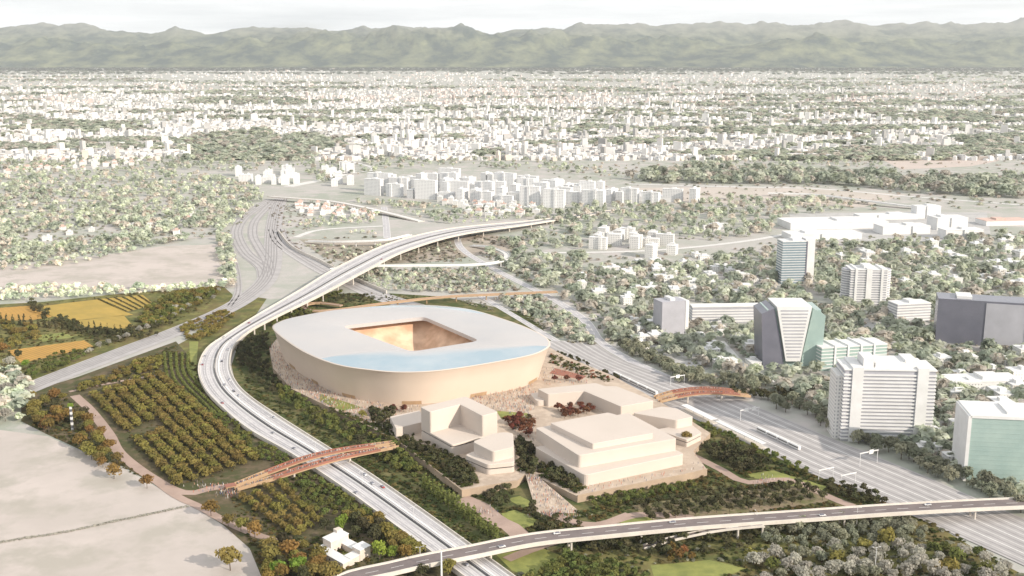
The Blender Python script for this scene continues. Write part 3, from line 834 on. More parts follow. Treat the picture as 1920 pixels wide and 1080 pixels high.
for nm, lab, pix in (('parapet_wall', 'low stone parapet along the terrace below the curved pavilion', [(866, 921), (968, 903)]), ('parapet_wall', 'low stone parapet along the terrace below the big stepped building', [(1083, 931), (1284, 891), (1326, 881)]),
                     ('parapet_wall', 'dark planted parapet along the motorway side of the podium', [(640, 775), (690, 800), (757, 836), (866, 921)])):
    Lp, Rp = edges([P(x, y, PZ) for x, y in pix], 0.6)
    mb = MB(); mb.strip(Lp, Rp, 0, 1, 0.06, 1.15); tag(mb.build(nm, M['wallstone']), lab, 'wall')
# garage entry in the wall facing the park
a, b = P(872, 922, 0), P(885, 920, 0)
for pix, z, mm in (([(1040, 690), (1100, 705), (1090, 712), (1030, 700)], PZ + 0.12, 'bridge_red'), ([(930, 770), (990, 775), (985, 790), (940, 785)], PZ + 0.12, 'lawn'), ([(600, 738), (680, 764), (640, 770), (600, 752)], PZ + 0.12, 'lawn')):
    sheet('flower_bed' if mm == 'bridge_red' else 'lawn', pix, z, M[mm])

# ------------------------------------------------------------ cream buildings on the podium
def v2(p): return Vector((p[0], p[1]))
def para(a, b, c):
    """fourth corner"""
    return a + c - b
# A: L-shaped tower on a square base, with a low wing
zA, zT = 33.0, 15.0
aL, aB, aR = (v2(P(*q, zA)) for q in ((788, 763), (873, 743), (934, 772)))
aI = v2(P(863, 758, zA))
aF = para(aL, aB, aR)
u = (aB - aL).normalized(); w = (aR - aB).normalized()
t1, t2 = (aI - aB).dot(w), -(aI - aB).dot(u)
t1, t2 = max(t1, 7), max(t2, 7)
bA = tag(empty('office_block', (aF.x, aF.y, PZ)), 'cream block with a tall L-shaped top around an open corner terrace', 'building')
def place(mb, name, m, root):
    o = mb.build(name, m, root)
    o.matrix_parent_inverse = root.matrix_basis.inverted()
    return o
zb = zT - PZ
rd = lambda poly, r, seg=5: [(p.x, p.y) for p in rounded(poly, r, seg)]
mb = MB(); mb.prism(rd([aL, aF, aR, aB], [2, 2.5, 2, 2]), PZ, zT - 2.6, chamfer=0.0); place(mb, 'base', M['block'], bA)
mb = MB(); mb.prism(rd([v2(p) for p in inset(ccw([aL, aF, aR, aB]), 0.9)], 2), zT - 2.6, zT - 1.5); place(mb, 'window_band', M['band'], bA)
mb = MB(); mb.prism(rd([aL, aF, aR, aB], [2, 2.5, 2, 2]), zT - 1.5, zT, chamfer=0.25); place(mb, 'terrace', M['block'], bA)
Lsh = [aL, aL + w * t1, aI, aR - u * t2, aR, aB]
mb = MB(); mb.prism(rd(Lsh, [2, 2, 0, 2, 2, 2.5]), zT - 0.1, zA, chamfer=0.3); place(mb, 'upper_storeys', M['block'], bA)
q0 = [v2(P(*q, 14)) for q in ((731, 781), (787, 769), (797, 790), (742, 803))]
mb = MB(); mb.prism(rd(ccw(q0), 1.5), PZ, 14, chamfer=0.25)
tag(mb.build('low_wing', M['block']), 'low plain cream wing beside the tall L-shaped block', 'building')
# B: curved pavilion
zB = 22.0
bB = tag(empty('pavilion', (*v2(P(923, 880, PZ)), PZ)), 'smaller cream pavilion with one curved corner and a dark glazed band', 'building')
bt = [v2(P(*q, zB)) for q in ((886, 828), (922, 813), (945, 810), (962, 812), (963.5, 838), (924, 847))]
bl = [v2(P(*q, 13.5)) for q in ((872, 853), (905, 838), (964, 838), (964.5, 866), (914, 871))]
mb = MB(); mb.prism(rd(ccw(bl), 2.5), PZ, 9.2); place(mb, 'base', M['block'], bB)
mb = MB(); mb.prism([(p.x, p.y) for p in inset(rounded(ccw(bl), 2.5), 0.7)], 9.2, 10.1); place(mb, 'window_band', M['band'], bB)
mb = MB(); mb.prism(rd(ccw(bl), 2.5), 10.1, 13.5, chamfer=0.25); place(mb, 'terrace', M['block'], bB)
mb = MB(); mb.prism(rd(bt if ccw(bt) == bt else list(reversed(bt)), 3), 13.4, zB, chamfer=0.3); place(mb, 'upper_storeys', M['block'], bB)
# C: the big stepped block
bC = tag(empty('stepped_hall', (*v2(P(1180, 890, PZ)), PZ)), 'largest cream building stepping back in three rounded tiers', 'building')
def trap(z, Lq, Fq, Rq):
    l, f_, r = (v2(P(*q, z)) for q in (Lq, Fq, Rq))
    return l, f_, r, l + r - f_
z1, z2, z3 = 14.0, 24.0, 28.5
c1 = trap(z1, (1003, 838), (1096, 891), (1284, 851))
c2 = trap(z2, (1004, 802), (1085, 854), (1269, 822))
c3 = trap(z3, (1032, 793), (1111, 832), (1225, 812))
c3 = [c3[0], c3[1], c3[2], v2(P(1188, 785, z3)), v2(P(1161, 779, z3)), v2(P(1140, 773, z3))]
mb = MB(); mb.prism(rd(list(c1), [2, 5, 4, 2]), PZ, z1, chamfer=0.3); place(mb, 'lower_tier', M['block'], bC)
mb = MB(); mb.prism(rd(list(c2), [2, 3, 2, 2]), z1 - 0.1, z2, chamfer=0.3); place(mb, 'middle_tier', M['block'], bC)
mb = MB(); mb.prism(rd(list(c3), [1, 1.5, 1.5, 2, 2, 2]), z2 - 0.1, z3, chamfer=0.3); place(mb, 'upper_tier', M['block'], bC)
# D: L-shaped low block behind
zD = 17.0
bD = tag(empty('l_shaped_hall', (*v2(P(1164, 774, PZ)), PZ)), 'low cream L-shaped building between the stadium and the red footbridge', 'building')
dp = [v2(P(*q, zD)) for q in ((1008, 729), (1027, 739), (1095, 733), (1164, 762), (1226, 751), (1190, 737), (1156, 724), (1135, 724), (1117, 718))]
mb = MB(); mb.prism(rd(ccw(dp), [1.5] * 9), PZ, zD, chamfer=0.25); place(mb, 'main_block', M['block'], bD)
dt = [v2(P(*q, 10)) for q in ((993, 737), (1006, 752), (1028, 750), (1020, 735))]
mb = MB(); mb.prism(rd(ccw(dt), 4), PZ, 10, chamfer=0.25); place(mb, 'terrace', M['block'], bD)
# E: small block by the railway
zE = 19.0
bE = tag(empty('corner_hall', (*v2(P(1290, 830, PZ)), PZ)), 'small cream wedge building by the railway with a lower step', 'building')
ep = [v2(P(*q, zE)) for q in ((1187, 774), (1269, 788), (1300, 781), (1268, 765), (1240, 762))]
e2 = [v2(P(*q, 11)) for q in ((1230, 806), (1288, 826), (1316, 812), (1295, 795))]
e2b = ccw(e2)
mb = MB(); mb.prism(rd(ccw(ep), [2] * 5), PZ, zE, chamfer=0.3); place(mb, 'upper_storeys', M['block'], bE)
mb = MB(); mb.prism(rd(e2b, 2), PZ, 8.6); place(mb, 'base', M['block'], bE)
mb = MB(); mb.prism([(p.x, p.y) for p in inset(rounded(e2b, 2), 0.6)], 8.6, 9.3); place(mb, 'window_band', M['band'], bE)
mb = MB(); mb.prism(rd(e2b, 2), 9.3, 11.5, chamfer=0.25); place(mb, 'terrace', M['block'], bE)

# ------------------------------------------------------------ farmhouse around a courtyard
fa, fb_, fc = (v2(P(*q, 4)) for q in ((591, 1029), (643, 1058), (693, 1033)))
fu, fw = (fb_ - fa), (fc - fb_)
fl, fwid = fu.length, fw.length
fu.normalize(); fw.normalize()
fx = math.atan2(fu.y, fu.x)
fh = tag(empty('farmhouse', (fa.x, fa.y, 0)), 'white farmhouse of four low wings around a small green courtyard', 'farmhouse')
def fq(s0, s1, t0, t1): return ccw([fa + fu * s0 + fw * t0, fa + fu * s1 + fw * t0, fa + fu * s1 + fw * t1, fa + fu * s0 + fw * t1])
D_ = 7.0
for nm, s0, s1, t0, t1, h_ in (('wing', 0, fl, 0, D_, 4.2), ('wing', fl - D_, fl, D_, fwid - D_, 4.6), ('wing', D_, fl, fwid - D_, fwid, 4.4), ('main_house', 0, D_ + 2, D_, fwid - 1, 9.0), ('corner_house', fl - D_ - 1, fl + 0.4, fwid - D_ - 2, fwid + 0.4, 7.6)):
    q = fq(s0, s1, t0, t1)
    mb = MB(); mb.prism(q, -0.3, h_); o = place(mb, nm, M['offwhite'], fh)
    mb = MB(); mb.prism([(p.x, p.y) for p in inset(q, -0.35)], h_ + 0.01, h_ + 0.45, chamfer=0.1); r_ = place(mb, 'roof', M['white'], fh)
c_ = fa + fu * 1.0 + fw * (fwid - 4)
mb = MB(); mb.box((c_.x, c_.y, 0), (4.5, 4.5, 11.2), fx); place(mb, 'tower', M['offwhite'], fh)
for k in range(3):
    p = fa + fu * (D_ + 2.04) + fw * (D_ + 3 + 3.4 * k)
    mb = MB(); mb.box((p.x, p.y, 0.1), (0.14, 1.6, 2.8), fx); place(mb, 'doorway', M['band'], fh)
for k in range(5):
    p = fa + fu * (5 + 5.5 * k) - fw * 0.05
    if 5 + 5.5 * k < fl - 3:
        mb = MB(); mb.box((p.x, p.y, 1.4), (1.2, 0.14, 1.5), fx); place(mb, 'window', M['band'], fh)
q = fq(D_ + 2, fl - D_, D_, fwid - D_)
mb = MB(); mb.face([(p.x, p.y, 0.32) for p in q]); tag(mb.build('courtyard_lawn', M['lawn']), kind='structure')

# ------------------------------------------------------------ trees
def leaf_quads(seed, n, lobes, leaf, soft=False):
    """n leaf-clump faces spread through the lobes [(x, y, z, rx, rz)]"""
    g_ = np.random.default_rng(seed)
    wts = np.array([l[3] ** 2 * l[4] for l in lobes]); wts = wts / wts.sum()
    li = g_.choice(len(lobes), n, p=wts)
    L_ = np.array(lobes)[li]
    d = g_.normal(size=(n, 3)); d /= np.linalg.norm(d, axis=1)[:, None]
    d[:, 2] = np.where(d[:, 2] < -0.55, -d[:, 2], d[:, 2])
    r = g_.uniform(0.5, 1.06, n) ** 0.6
    c = L_[:, :3] + d * np.stack([L_[:, 3], L_[:, 3], L_[:, 4]], 1) * r[:, None]
    nrm = d + g_.normal(size=(n, 3)) * 0.55; nrm[:, 2] += 0.25
    if soft: nrm = d + g_.normal(size=(n, 3)) * 0.3; nrm[:, 2] += 0.55
    nrm = nrm + 0; nrm /= np.linalg.norm(nrm, axis=1)[:, None]
    t = np.cross(nrm, g_.normal(size=(n, 3))); t /= np.linalg.norm(t, axis=1)[:, None]
    b = np.cross(nrm, t)
    sz = leaf * g_.uniform(0.6, 1.3, n)[:, None]
    a1, a2 = sz * g_.uniform(0.7, 1.2, n)[:, None], sz * g_.uniform(0.5, 1.0, n)[:, None]
    return np.stack([c - t * a1 - b * a2 * .4, c + t * a1 * .3 - b * a2, c + t * a1 + b * a2 * .5, c - t * a1 * .4 + b * a2], 1)

def lobes_round(seed, n=6, w=0.5, z0=0.28, z1=1.0):
    g_ = random.Random(seed); out = []
    zc = (z0 + z1) / 2; hz = (z1 - z0) / 2
    out.append((0, 0, zc, w * 0.66, hz * 0.75))
    for k in range(n):
        a = 2 * math.pi * k / n + g_.uniform(-.5, .5); q = g_.uniform(0.28, 0.62) * w
        s = g_.uniform(0.36, 0.55)
        out.append((q * math.cos(a), q * math.sin(a), zc + g_.uniform(-.45, .5) * hz, w * s, hz * s * 0.95))
    return out
def lobes_column(seed, w=0.14, z0=0.06):
    g_ = random.Random(seed); out = []
    for k in range(6):
        t = k / 5
        out.append((g_.uniform(-.02, .02), g_.uniform(-.02, .02), z0 + 0.1 + (0.86 - z0) * t, w * (1.0 - 0.62 * t ** 1.6) * g_.uniform(.85, 1.15), 0.13))
    return out

def quads_mesh(name, quads, mats, extra=None):
    """mesh of loose leaf faces, with the faces of a trunk when extra = (verts, faces)"""
    n = len(quads)
    v = quads.reshape(-1, 3)
    nv = len(v)
    f = [tuple(range(4 * k, 4 * k + 4)) for k in range(n)]
    mi = [0] * n
    vv = [tuple(p) for p in v]
    if extra:
        vv += extra[0]; f += [tuple(i + nv for i in q) for q in extra[1]]; mi += [1] * len(extra[1])
    me = bpy.data.meshes.new(name)
    me.from_pydata(vv, [], f)
    for mm in mats: me.materials.append(mm)
    me.polygons.foreach_set('material_index', mi)
    return me

def trunk_geo(seed, r=0.028, top=0.62, limbs=4):
    mb = MB(); g_ = random.Random(seed)
    mb.cyl((0, 0, -0.02), (0.01, 0.0, top * 0.6), r, r * 0.72, 6)
    mb.cyl((0.01, 0, top * 0.6), (0.0, 0.02, top), r * 0.72, r * 0.35, 6)
    for k in range(limbs):
        a = 2 * math.pi * k / limbs + g_.uniform(-.4, .4); z = top * g_.uniform(0.5, 0.7)
        mb.cyl((0.01, 0, z), (0.24 * math.cos(a), 0.24 * math.sin(a), z + 0.22), r * 0.45, r * 0.18, 5)
    return mb.v, mb.f

KIND = {}
def tree_kind(key, leaf_mat, n, leaf, lob, variants=4, parts=False, limbs=3, tr=0.028):
    """a few crowns of one kind, one metre tall, to be scaled; parts: trunk and crown as two meshes"""
    out = []
    for q in range(variants):
        quads = leaf_quads(hash_(key) + q, n, lob(hash_(key) + 31 * q), leaf)
        tg = trunk_geo(q, tr, 0.6, limbs)
        if parts:
            c = quads_mesh('crown', quads, [M[leaf_mat]])
            t = bpy.data.meshes.new('trunk'); t.from_pydata(tg[0], [], tg[1]); t.materials.append(M['bark'])
            out.append((t, c))
        else:
            out.append(quads_mesh(key, quads, [M[leaf_mat], M['bark']], tg))
    KIND[key] = (out, parts)
def hash_(s): return sum(ord(ch) * (i + 3) for i, ch in enumerate(s)) % 9973

def plant(name, key, x, y, z, h, label, cat, group, wide=1.0):
    out, parts = KIND[key]
    g_ = out[rnd.randrange(len(out))]
    rz = rnd.uniform(0, 6.28); sc = (h * wide * rnd.uniform(.9, 1.1), h * wide * rnd.uniform(.9, 1.1), h * rnd.uniform(.92, 1.08))
    if parts:
        r_ = empty(name, (x, y, z), rz); r_.scale = sc
        for nm, me in (('trunk', g_[0]), ('crown', g_[1])):
            o = bpy.data.objects.new(nm, me); o.parent = r_; col.objects.link(o)
    else:
        r_ = bpy.data.objects.new(name, g_); r_.location = (x, y, z); r_.rotation_euler.z = rz; r_.scale = sc; col.objects.link(r_)
    tag(r_, label, cat, group)
    return r_

tree_kind('orchard', 'leaf_orchard', 230, 0.11, lambda s: lobes_round(s, 6, 0.66, 0.08))
tree_kind('green', 'leaf_green', 150, 0.115, lambda s: lobes_round(s, 5, 0.50, 0.12))
tree_kind('shrub', 'leaf_green', 120, 0.14, lambda s: lobes_round(s, 5, 0.62, 0.02), tr=0.02)
tree_kind('dark', 'leaf_dark', 150, 0.115, lambda s: lobes_round(s, 5, 0.50, 0.16))
tree_kind('autumn', 'leaf_autumn', 150, 0.11, lambda s: lobes_round(s, 5, 0.48, 0.15))
tree_kind('red', 'leaf_red', 140, 0.115, lambda s: lobes_round(s, 5, 0.52, 0.12))
tree_kind('pale', 'leaf_pale', 300, 0.075, lambda s: lobes_round(s, 6, 0.55, 0.12))
tree_kind('sage', 'leaf_sage', 260, 0.085, lambda s: lobes_round(s, 6, 0.52, 0.1))
tree_kind('poplar', 'leaf_hedge', 170, 0.06, lambda s: lobes_column(s, 0.17), tr=0.016)
tree_kind('cypress', 'leaf_dark', 150, 0.06, lambda s: lobes_column(s, 0.16, 0.0), tr=0.015)
tree_kind('big_autumn', 'leaf_golden', 480, 0.062, lambda s: lobes_round(s, 8, 0.5, 0.18), 4, True, 5, 0.022)
tree_kind('big_brown', 'leaf_orchard', 480, 0.062, lambda s: lobes_round(s, 8, 0.5, 0.18), 4, True, 5, 0.022)
tree_kind('big_green', 'leaf_bright', 420, 0.066, lambda s: lobes_round(s, 8, 0.48, 0.12), 3, True, 5, 0.022)
tree_kind('big_dark', 'leaf_dark', 420, 0.064, lambda s: lobes_round(s, 8, 0.46, 0.16), 3, True, 5, 0.022)
tree_kind('big_pale', 'leaf_pale', 420, 0.062, lambda s: lobes_round(s, 8, 0.48, 0.14), 4, True, 5, 0.022)

ORD = ['first', 'second', 'third', 'fourth', 'fifth', 'sixth', 'seventh', 'eighth', 'ninth', 'tenth', 'eleventh', 'twelfth', 'thirteenth', 'fourteenth', 'fifteenth', 'sixteenth', 'seventeenth', 'eighteenth', 'nineteenth', 'twentieth']

WAYS = [[(140, 742), (170, 770), (205, 815), (225, 850), (280, 893), (345, 925), (400, 915), (440, 912)], [(280, 893), (330, 930), (372, 950), (430, 982), (500, 1010), (560, 1020)], [(865, 935), (900, 950), (930, 975), (960, 990), (980, 1010)],
        [(1010, 950), (1060, 975), (1120, 985), (1200, 965), (1300, 972)], [(1290, 850), (1350, 880), (1400, 905), (1480, 900), (1560, 935), (1600, 950)], [(1180, 965), (1090, 1000), (1000, 1030), (950, 1050)], [(1000, 900), (1045, 960)]]
WAYW = [8, 7, 13, 9, 8, 8, 20]
LAWNS = [[(940, 962), (965, 956), (1005, 972), (1010, 985), (985, 992), (950, 985)], [(1150, 975), (1210, 968), (1240, 980), (1170, 990)], [(950, 935), (975, 930), (1005, 945), (985, 955)], [(1390, 890), (1450, 882), (1550, 912), (1540, 920), (1450, 905)], [(930, 1040), (1010, 1025), (1060, 1045), (1000, 1085), (960, 1070)], [(1220, 1060), (1330, 1050), (1400, 1066), (1320, 1095), (1230, 1095)]]
FAR_WAYS = [[(868, 437), (858, 452), (876, 475), (950, 517), (1035, 560), (1095, 600), (1125, 640), (1180, 675), (1260, 712)], [(622, 505), (660, 499), (760, 498), (870, 497), (925, 493), (948, 485), (946, 474), (915, 463), (884, 460)], [(575, 452), (640, 453), (720, 450)],
            [(505, 368), (560, 372), (620, 377), (690, 390), (740, 402), (790, 415)], [(900, 555), (960, 590), (1030, 632), (1090, 668)], [(555, 445), (590, 433), (640, 428), (720, 424)], [(1000, 475), (1220, 470), (1400, 452), (1520, 430)], [(720, 388), (724, 420), (726, 447)], [(830, 557), (930, 552), (1045, 547)], [(1350, 640), (1400, 690), (1480, 720), (1570, 700)]]
def on_way(x, y):
    if y < 730:
        for ws in FAR_WAYS:
            for (x0, y0), (x1, y1) in zip(ws, ws[1:]):
                dx, dy = x1 - x0, (y1 - y0) * 2.6
                t = max(0, min(1, ((x - x0) * dx + (y - y0) * 2.6 * dy) / (dx * dx + dy * dy)))
                yy = (y - y0) * 2.6 - dy * t
                if math.hypot(x - x0 - dx * t, yy if yy < 0 else yy * .55) < 13: return True
        return False
    for w_, ws in zip(WAYW, WAYS):
        for (x0, y0), (x1, y1) in zip(ws, ws[1:]):
            dx, dy = x1 - x0, (y1 - y0) * 2.6
            t = max(0, min(1, ((x - x0) * dx + (y - y0) * 2.6 * dy) / (dx * dx + dy * dy)))
            if math.hypot(x - x0 - dx * t, (y - y0) * 2.6 - dy * t) < w_ * 1.55 + 3: return True
    return any(inpoly(x, y, l) for l in LAWNS)

def scatter(pix, n, mind, z=0.0, avoid=()):
    """n places inside an outline, mind metres apart"""
    xs_ = [p[0] for p in pix]; ys_ = [p[1] for p in pix]
    out = []; grid = {}
    for _ in range(n * 12):
        if len(out) >= n: break
        x, y = rnd.uniform(min(xs_), max(xs_)), rnd.uniform(min(ys_), max(ys_))
        if not inpoly(x, y, pix) or (z == 0 and on_way(x, y)) or any(inpoly(x, y, a) for a in avoid): continue
        p = P(x, y, z)
        gx, gy = int(p.x // mind), int(p.y // mind)
        if any((p - q).length < mind for i in (-1, 0, 1) for j in (-1, 0, 1) for q in grid.get((gx + i, gy + j), ())): continue
        grid.setdefault((gx, gy), []).append(p); out.append(p)
    return out

# orchard rows left of the motorway
OA, OB, OC, OD = (P(*q) for q in ((176, 741), (294, 702), (480, 866), (338, 912)))
nrow = 7
for i in range(nrow):
    s_ = i / (nrow - 1)
    a, b = OA.lerp(OB, s_), OD.lerp(OC, s_)
    L_ = (b - a).length; m_ = int(L_ / 5.6)
    for k in range(m_):
        t = (k + 0.5) / m_
        if i < 3 and 0.45 < t < 0.55: continue
        p = a.lerp(b, t)
        plant('orchard_tree', 'orchard', p.x + rnd.uniform(-.7, .7), p.y + rnd.uniform(-.7, .7), 0, rnd.uniform(5.6, 7.2),
              'olive brown orchard tree in the ' + ORD[i] + ' of the long rows counted from the pale field', 'tree', 'orchard trees, ' + ORD[i] + ' row', 1.2)
la, lb, lc, ld = (P(*q) for q in ((450, 934), (522, 908), (600, 985), (560, 1012)))
for i in range(4):
    a, b = la.lerp(lb, i / 3), ld.lerp(lc, i / 3)
    m_ = int((b - a).length / 8)
    for k in range(m_):
        p = a.lerp(b, (k + .5) / m_)
        plant('orchard_tree', 'orchard', p.x + rnd.uniform(-.7, .7), p.y + rnd.uniform(-.7, .7), 0, rnd.uniform(5.4, 7), 'olive brown tree in the ' + ORD[i] + ' short orchard row below the red footbridge', 'tree', 'short orchard rows, ' + ORD[i])
# shrubs between the orchard and the motorway
for pix, n, md, lab, grp in (([(378, 772), (425, 782), (470, 822), (548, 868), (520, 884), (495, 866), (440, 825), (395, 795)], 85, 4.2, 'green shrub in the dense strip between orchard and motorway', 'shrubs between orchard and motorway'),
                             ([(520, 900), (562, 885), (600, 898), (700, 968), (770, 1022), (740, 1040), (690, 985), (640, 965), (600, 975), (560, 930)], 110, 4.6, 'green shrub on the slope beside the motorway below the footbridge', 'shrubs below the footbridge')):
    for p in scatter(pix, n, md):
        plant('shrub', 'shrub', p.x, p.y, 0, rnd.uniform(3.6, 5.6), lab, 'shrub', grp)
# curved hedge rows
for i in range(5):
    s_ = i / 4
    pl = [(308 + 45 * s_, 663), (312 + 41 * s_, 698 - 5 * s_), (321 + 46 * s_, 722 - 5 * s_), (360 + 40 * s_, 760 - 10 * s_), (392 + 34 * s_, 788 - 11 * s_)]
    line = even(spline([P(*q) for q in pl]), 1.5)
    qs = []
    for k, p in enumerate(line):
        q = leaf_quads(900 + i * 300 + k, 13, [(0, 0, 1.2, 1.6, 1.3)], 0.7)
        qs.append(q + np.array([p.x, p.y, 0]))
    o = bpy.data.objects.new('hedge', quads_mesh('hedge', np.concatenate(qs), [M['leaf_hedge']])); col.objects.link(o)
    tag(o, 'clipped green hedge, ' + ORD[4 - i] + ' of the curved parallel rows counted from the motorway bend', 'hedge', 'curved hedge rows')
for i in range(6):
    t = i / 5
    line = even([P(184 + 76 * t, 561 - 6 * t), P(238 + 50 * t, 585 - 12 * t)], 1.8)
    qs = [leaf_quads(7000 + i * 300 + k, 8, [(0, 0, .8, 1.3, .9)], 0.7) + np.array([p.x, p.y, 0]) for k, p in enumerate(line)]
    o = bpy.data.objects.new('vine_hedge', quads_mesh('vine_hedge', np.concatenate(qs), [M['leaf_dark']])); col.objects.link(o)
    tag(o, 'dark vine line, ' + ORD[i] + ' from the west edge of the striped yellow field', 'hedge', 'vine lines in the striped field')
# belt of trees between motorway and podium
belt = [(446, 648), (498, 622), (505, 660), (500, 694), (530, 732), (600, 770), (680, 808), (745, 846), (800, 890), (770, 900), (690, 850), (612, 808), (540, 764), (478, 718), (448, 690)]
for p in scatter(belt, 290, 4.6):
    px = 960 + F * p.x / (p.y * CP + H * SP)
    dk = px < 520  # darker leaves here put the stadium's shade into their colour
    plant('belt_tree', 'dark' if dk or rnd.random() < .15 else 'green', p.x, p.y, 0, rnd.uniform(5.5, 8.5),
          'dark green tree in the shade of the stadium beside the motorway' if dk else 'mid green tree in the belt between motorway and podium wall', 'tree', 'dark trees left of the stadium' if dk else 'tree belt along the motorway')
for k, p in enumerate(even([P(797, 918), P(930, 1016)], 7.2)):
    plant('poplar', 'poplar', p.x, p.y, 0, rnd.uniform(11.5, 14), 'slim green poplar, ' + (ORD[k] if k < 20 else 'last') + ' from the podium end of the single row', 'tree', 'row of poplars', 1.15)
# small wood behind the stadium, wood by the fields
for p in scatter([(500, 610), (540, 584), (602, 552), (640, 552), (610, 566), (566, 574), (600, 590), (545, 600), (520, 616)], 110, 5.5):
    plant('copse_tree', 'green', p.x, p.y, 0, rnd.uniform(5.5, 8), 'green tree in the small copse between viaduct and stadium roof', 'tree', 'copse behind the stadium')
for p in scatter([(650, 555), (690, 556), (700, 566), (640, 572), (610, 578), (620, 566)], 26, 5.5):
    plant('copse_tree', 'dark', p.x, p.y, 0, rnd.uniform(5, 7), 'dark tree inside the loop of the ring road behind the stadium', 'tree', 'trees inside the ring road')
for p in scatter([(268, 590), (300, 566), (345, 552), (408, 544), (410, 552), (385, 566), (340, 590), (300, 612), (268, 618), (262, 605)], 130, 6):
    plant('grove_tree', 'green' if rnd.random() < .6 else 'orchard', p.x, p.y, 0, rnd.uniform(7, 10), 'olive green tree in the grove between yellow fields and railway', 'tree', 'grove by the railway')
a, b = P(2, 606), P(252, 632)
for k in range(22):
    p = a.lerp(b, (k + rnd.uniform(-.15, .15)) / 21)
    plant('cypress', 'cypress', p.x, p.y, 0, rnd.uniform(11, 14), 'dark cypress in the single line between the yellow fields', 'tree', 'line of cypresses')
for pix, n, key, h, lab, grp in (([(60, 566), (100, 592), (140, 606), (180, 624), (170, 632), (120, 618), (80, 600), (50, 575)], 48, 'dark', 6.5, 'dark bush in the hedgerow between two yellow fields', 'hedgerow between the fields'),
                              ([(170, 622), (260, 618), (330, 600), (300, 630), (200, 652), (178, 645)], 48, 'dark', 6.5, 'dark bush on the bank above the pale railway', 'bushes on the railway bank'),
                              ([(0, 605), (60, 612), (80, 640), (30, 655), (0, 662)], 28, 'orchard', 6.5, 'olive brown tree beside the lower orange field', 'trees beside the orange field'),
                              ([(40, 690), (100, 668), (170, 652), (175, 660), (120, 690), (60, 716)], 46, 'green', 5.6, 'green bush in the broad hedge between orange field and railway', 'hedge by the orange field'),
                              ([(140, 728), (200, 704), (300, 668), (306, 690), (210, 716), (150, 736)], 46, 'orchard', 5.6, 'brownish bush between railway and orchard path', 'bushes along the orchard path'),
                              ([(335, 618), (420, 584), (440, 592), (386, 640), (355, 640)], 84, 'orchard', 5.2, 'brown green bush in the gap between railway and motorway', 'bushes between railway and motorway')):
    for p in scatter(pix, n, 4.6):
        plant('bush', key, p.x, p.y, 0, rnd.uniform(.8, 1.2) * h, lab, 'bush', grp, 1.15)
for k, (x, y) in enumerate([(168, 664), (186, 655), (204, 648), (222, 640), (238, 636), (262, 624), (276, 620), (291, 612), (306, 604), (326, 596), (340, 588), (352, 580), (372, 566), (392, 556), (410, 548), (425, 540), (330, 584), (400, 562)]):
    p = P(x, y); plant('blossom_tree', 'pale', p.x, p.y, 0, rnd.uniform(7, 10), 'pale whitish tree lining the field side of the railway', 'tree', 'pale trees along the railway')
# larger trees along the pale field and round the farmhouse, each with trunk and crown
BIG = [(66, 775, 15, 'big_brown', 'brown tree behind the black and white pylon sign'), (92, 812, 14, 'big_brown', 'tall loose brown tree at the upper corner of the pale field'), (104, 770, 13, 'big_dark', 'dark tree between pale railway and upper field corner'),
       (150, 842, 14, 'big_autumn', 'golden brown tree just below the striped pylon sign'), (172, 862, 13, 'big_brown', 'olive tree second below the striped pylon sign'), (166, 800, 13, 'big_autumn', 'golden tree beside the striped pylon sign'), (186, 838, 12, 'big_brown', 'olive tree where the orchard path meets the round lawn'),
       (214, 898, 13, 'big_autumn', 'golden brown tree standing alone in the pale field edge'), (276, 916, 12, 'big_autumn', 'golden tree where the brown paths fork'), (396, 968, 13, 'big_autumn', 'tall golden tree by the footbridge landing, at the field edge'), (428, 988, 11, 'big_brown', 'brown tree beside the ditch end in the pale field'),
       (452, 996, 11, 'big_brown', 'brown tree on the path below the short orchard rows'), (478, 1008, 12, 'big_autumn', 'russet tree on the field corner above the farm'), (432, 1070, 17, 'big_brown', 'very tall dark brown tree standing in the pale field'), (512, 1062, 15, 'big_brown', 'brown tree at the picture bottom beside the field corner'),
       (540, 1052, 16, 'big_autumn', 'yellow brown tree before the farmhouse'), (560, 1078, 14, 'big_green', 'bright green tree below the farmhouse'), (522, 1086, 12, 'big_green', 'bright green tree at the bottom beside brown ones'), (596, 1076, 13, 'big_autumn', 'russet tree directly before the farmhouse wall'), (622, 1090, 12, 'big_brown', 'brown tree at the bottom beside the overpass end'),
       (640, 996, 12, 'big_green', 'bright green tree behind the farmhouse tower'), (712, 1052, 14, 'big_green', 'bright green tree between farmhouse and motorway'), (736, 1050, 10, 'big_green', 'smaller bright green tree next to the overpass'), (688, 994, 12, 'big_autumn', 'orange tree behind the farmhouse near the motorway'),
       (752, 1018, 10, 'big_autumn', 'orange tree at the motorway edge above the overpass'), (610, 994, 10, 'big_dark', 'dark tree behind the farmhouse main wing'), (668, 1008, 9, 'big_dark', 'dark tree behind the farmhouse corner'), (770, 1046, 9, 'big_brown', 'brown tree beneath the overpass beside the motorway'),
       (840, 1082, 13, 'big_brown', 'brown tree in front of the overpass at the motorway edge'), (790, 1084, 11, 'big_dark', 'dark tree in front of the overpass parapet'), (20, 690, 14, 'big_pale', 'pale tree at the end of the orange field'), (8, 662, 13, 'big_autumn', 'russet tree at the edge beside the orange field'),
       (12, 745, 17, 'big_pale', 'large grey white tree above the pale field'), (42, 722, 13, 'big_pale', 'grey white tree at the railway end'), (10, 790, 13, 'big_pale', 'pale low tree on the field margin'), (34, 672, 11, 'big_dark', 'dark tree between orange field and pale trees'), (48, 690, 9, 'big_green', 'fresh green tree at the corner of the orange field'), (1286, 842, 11, 'big_brown', 'olive brown tree beside the small wedge building')]
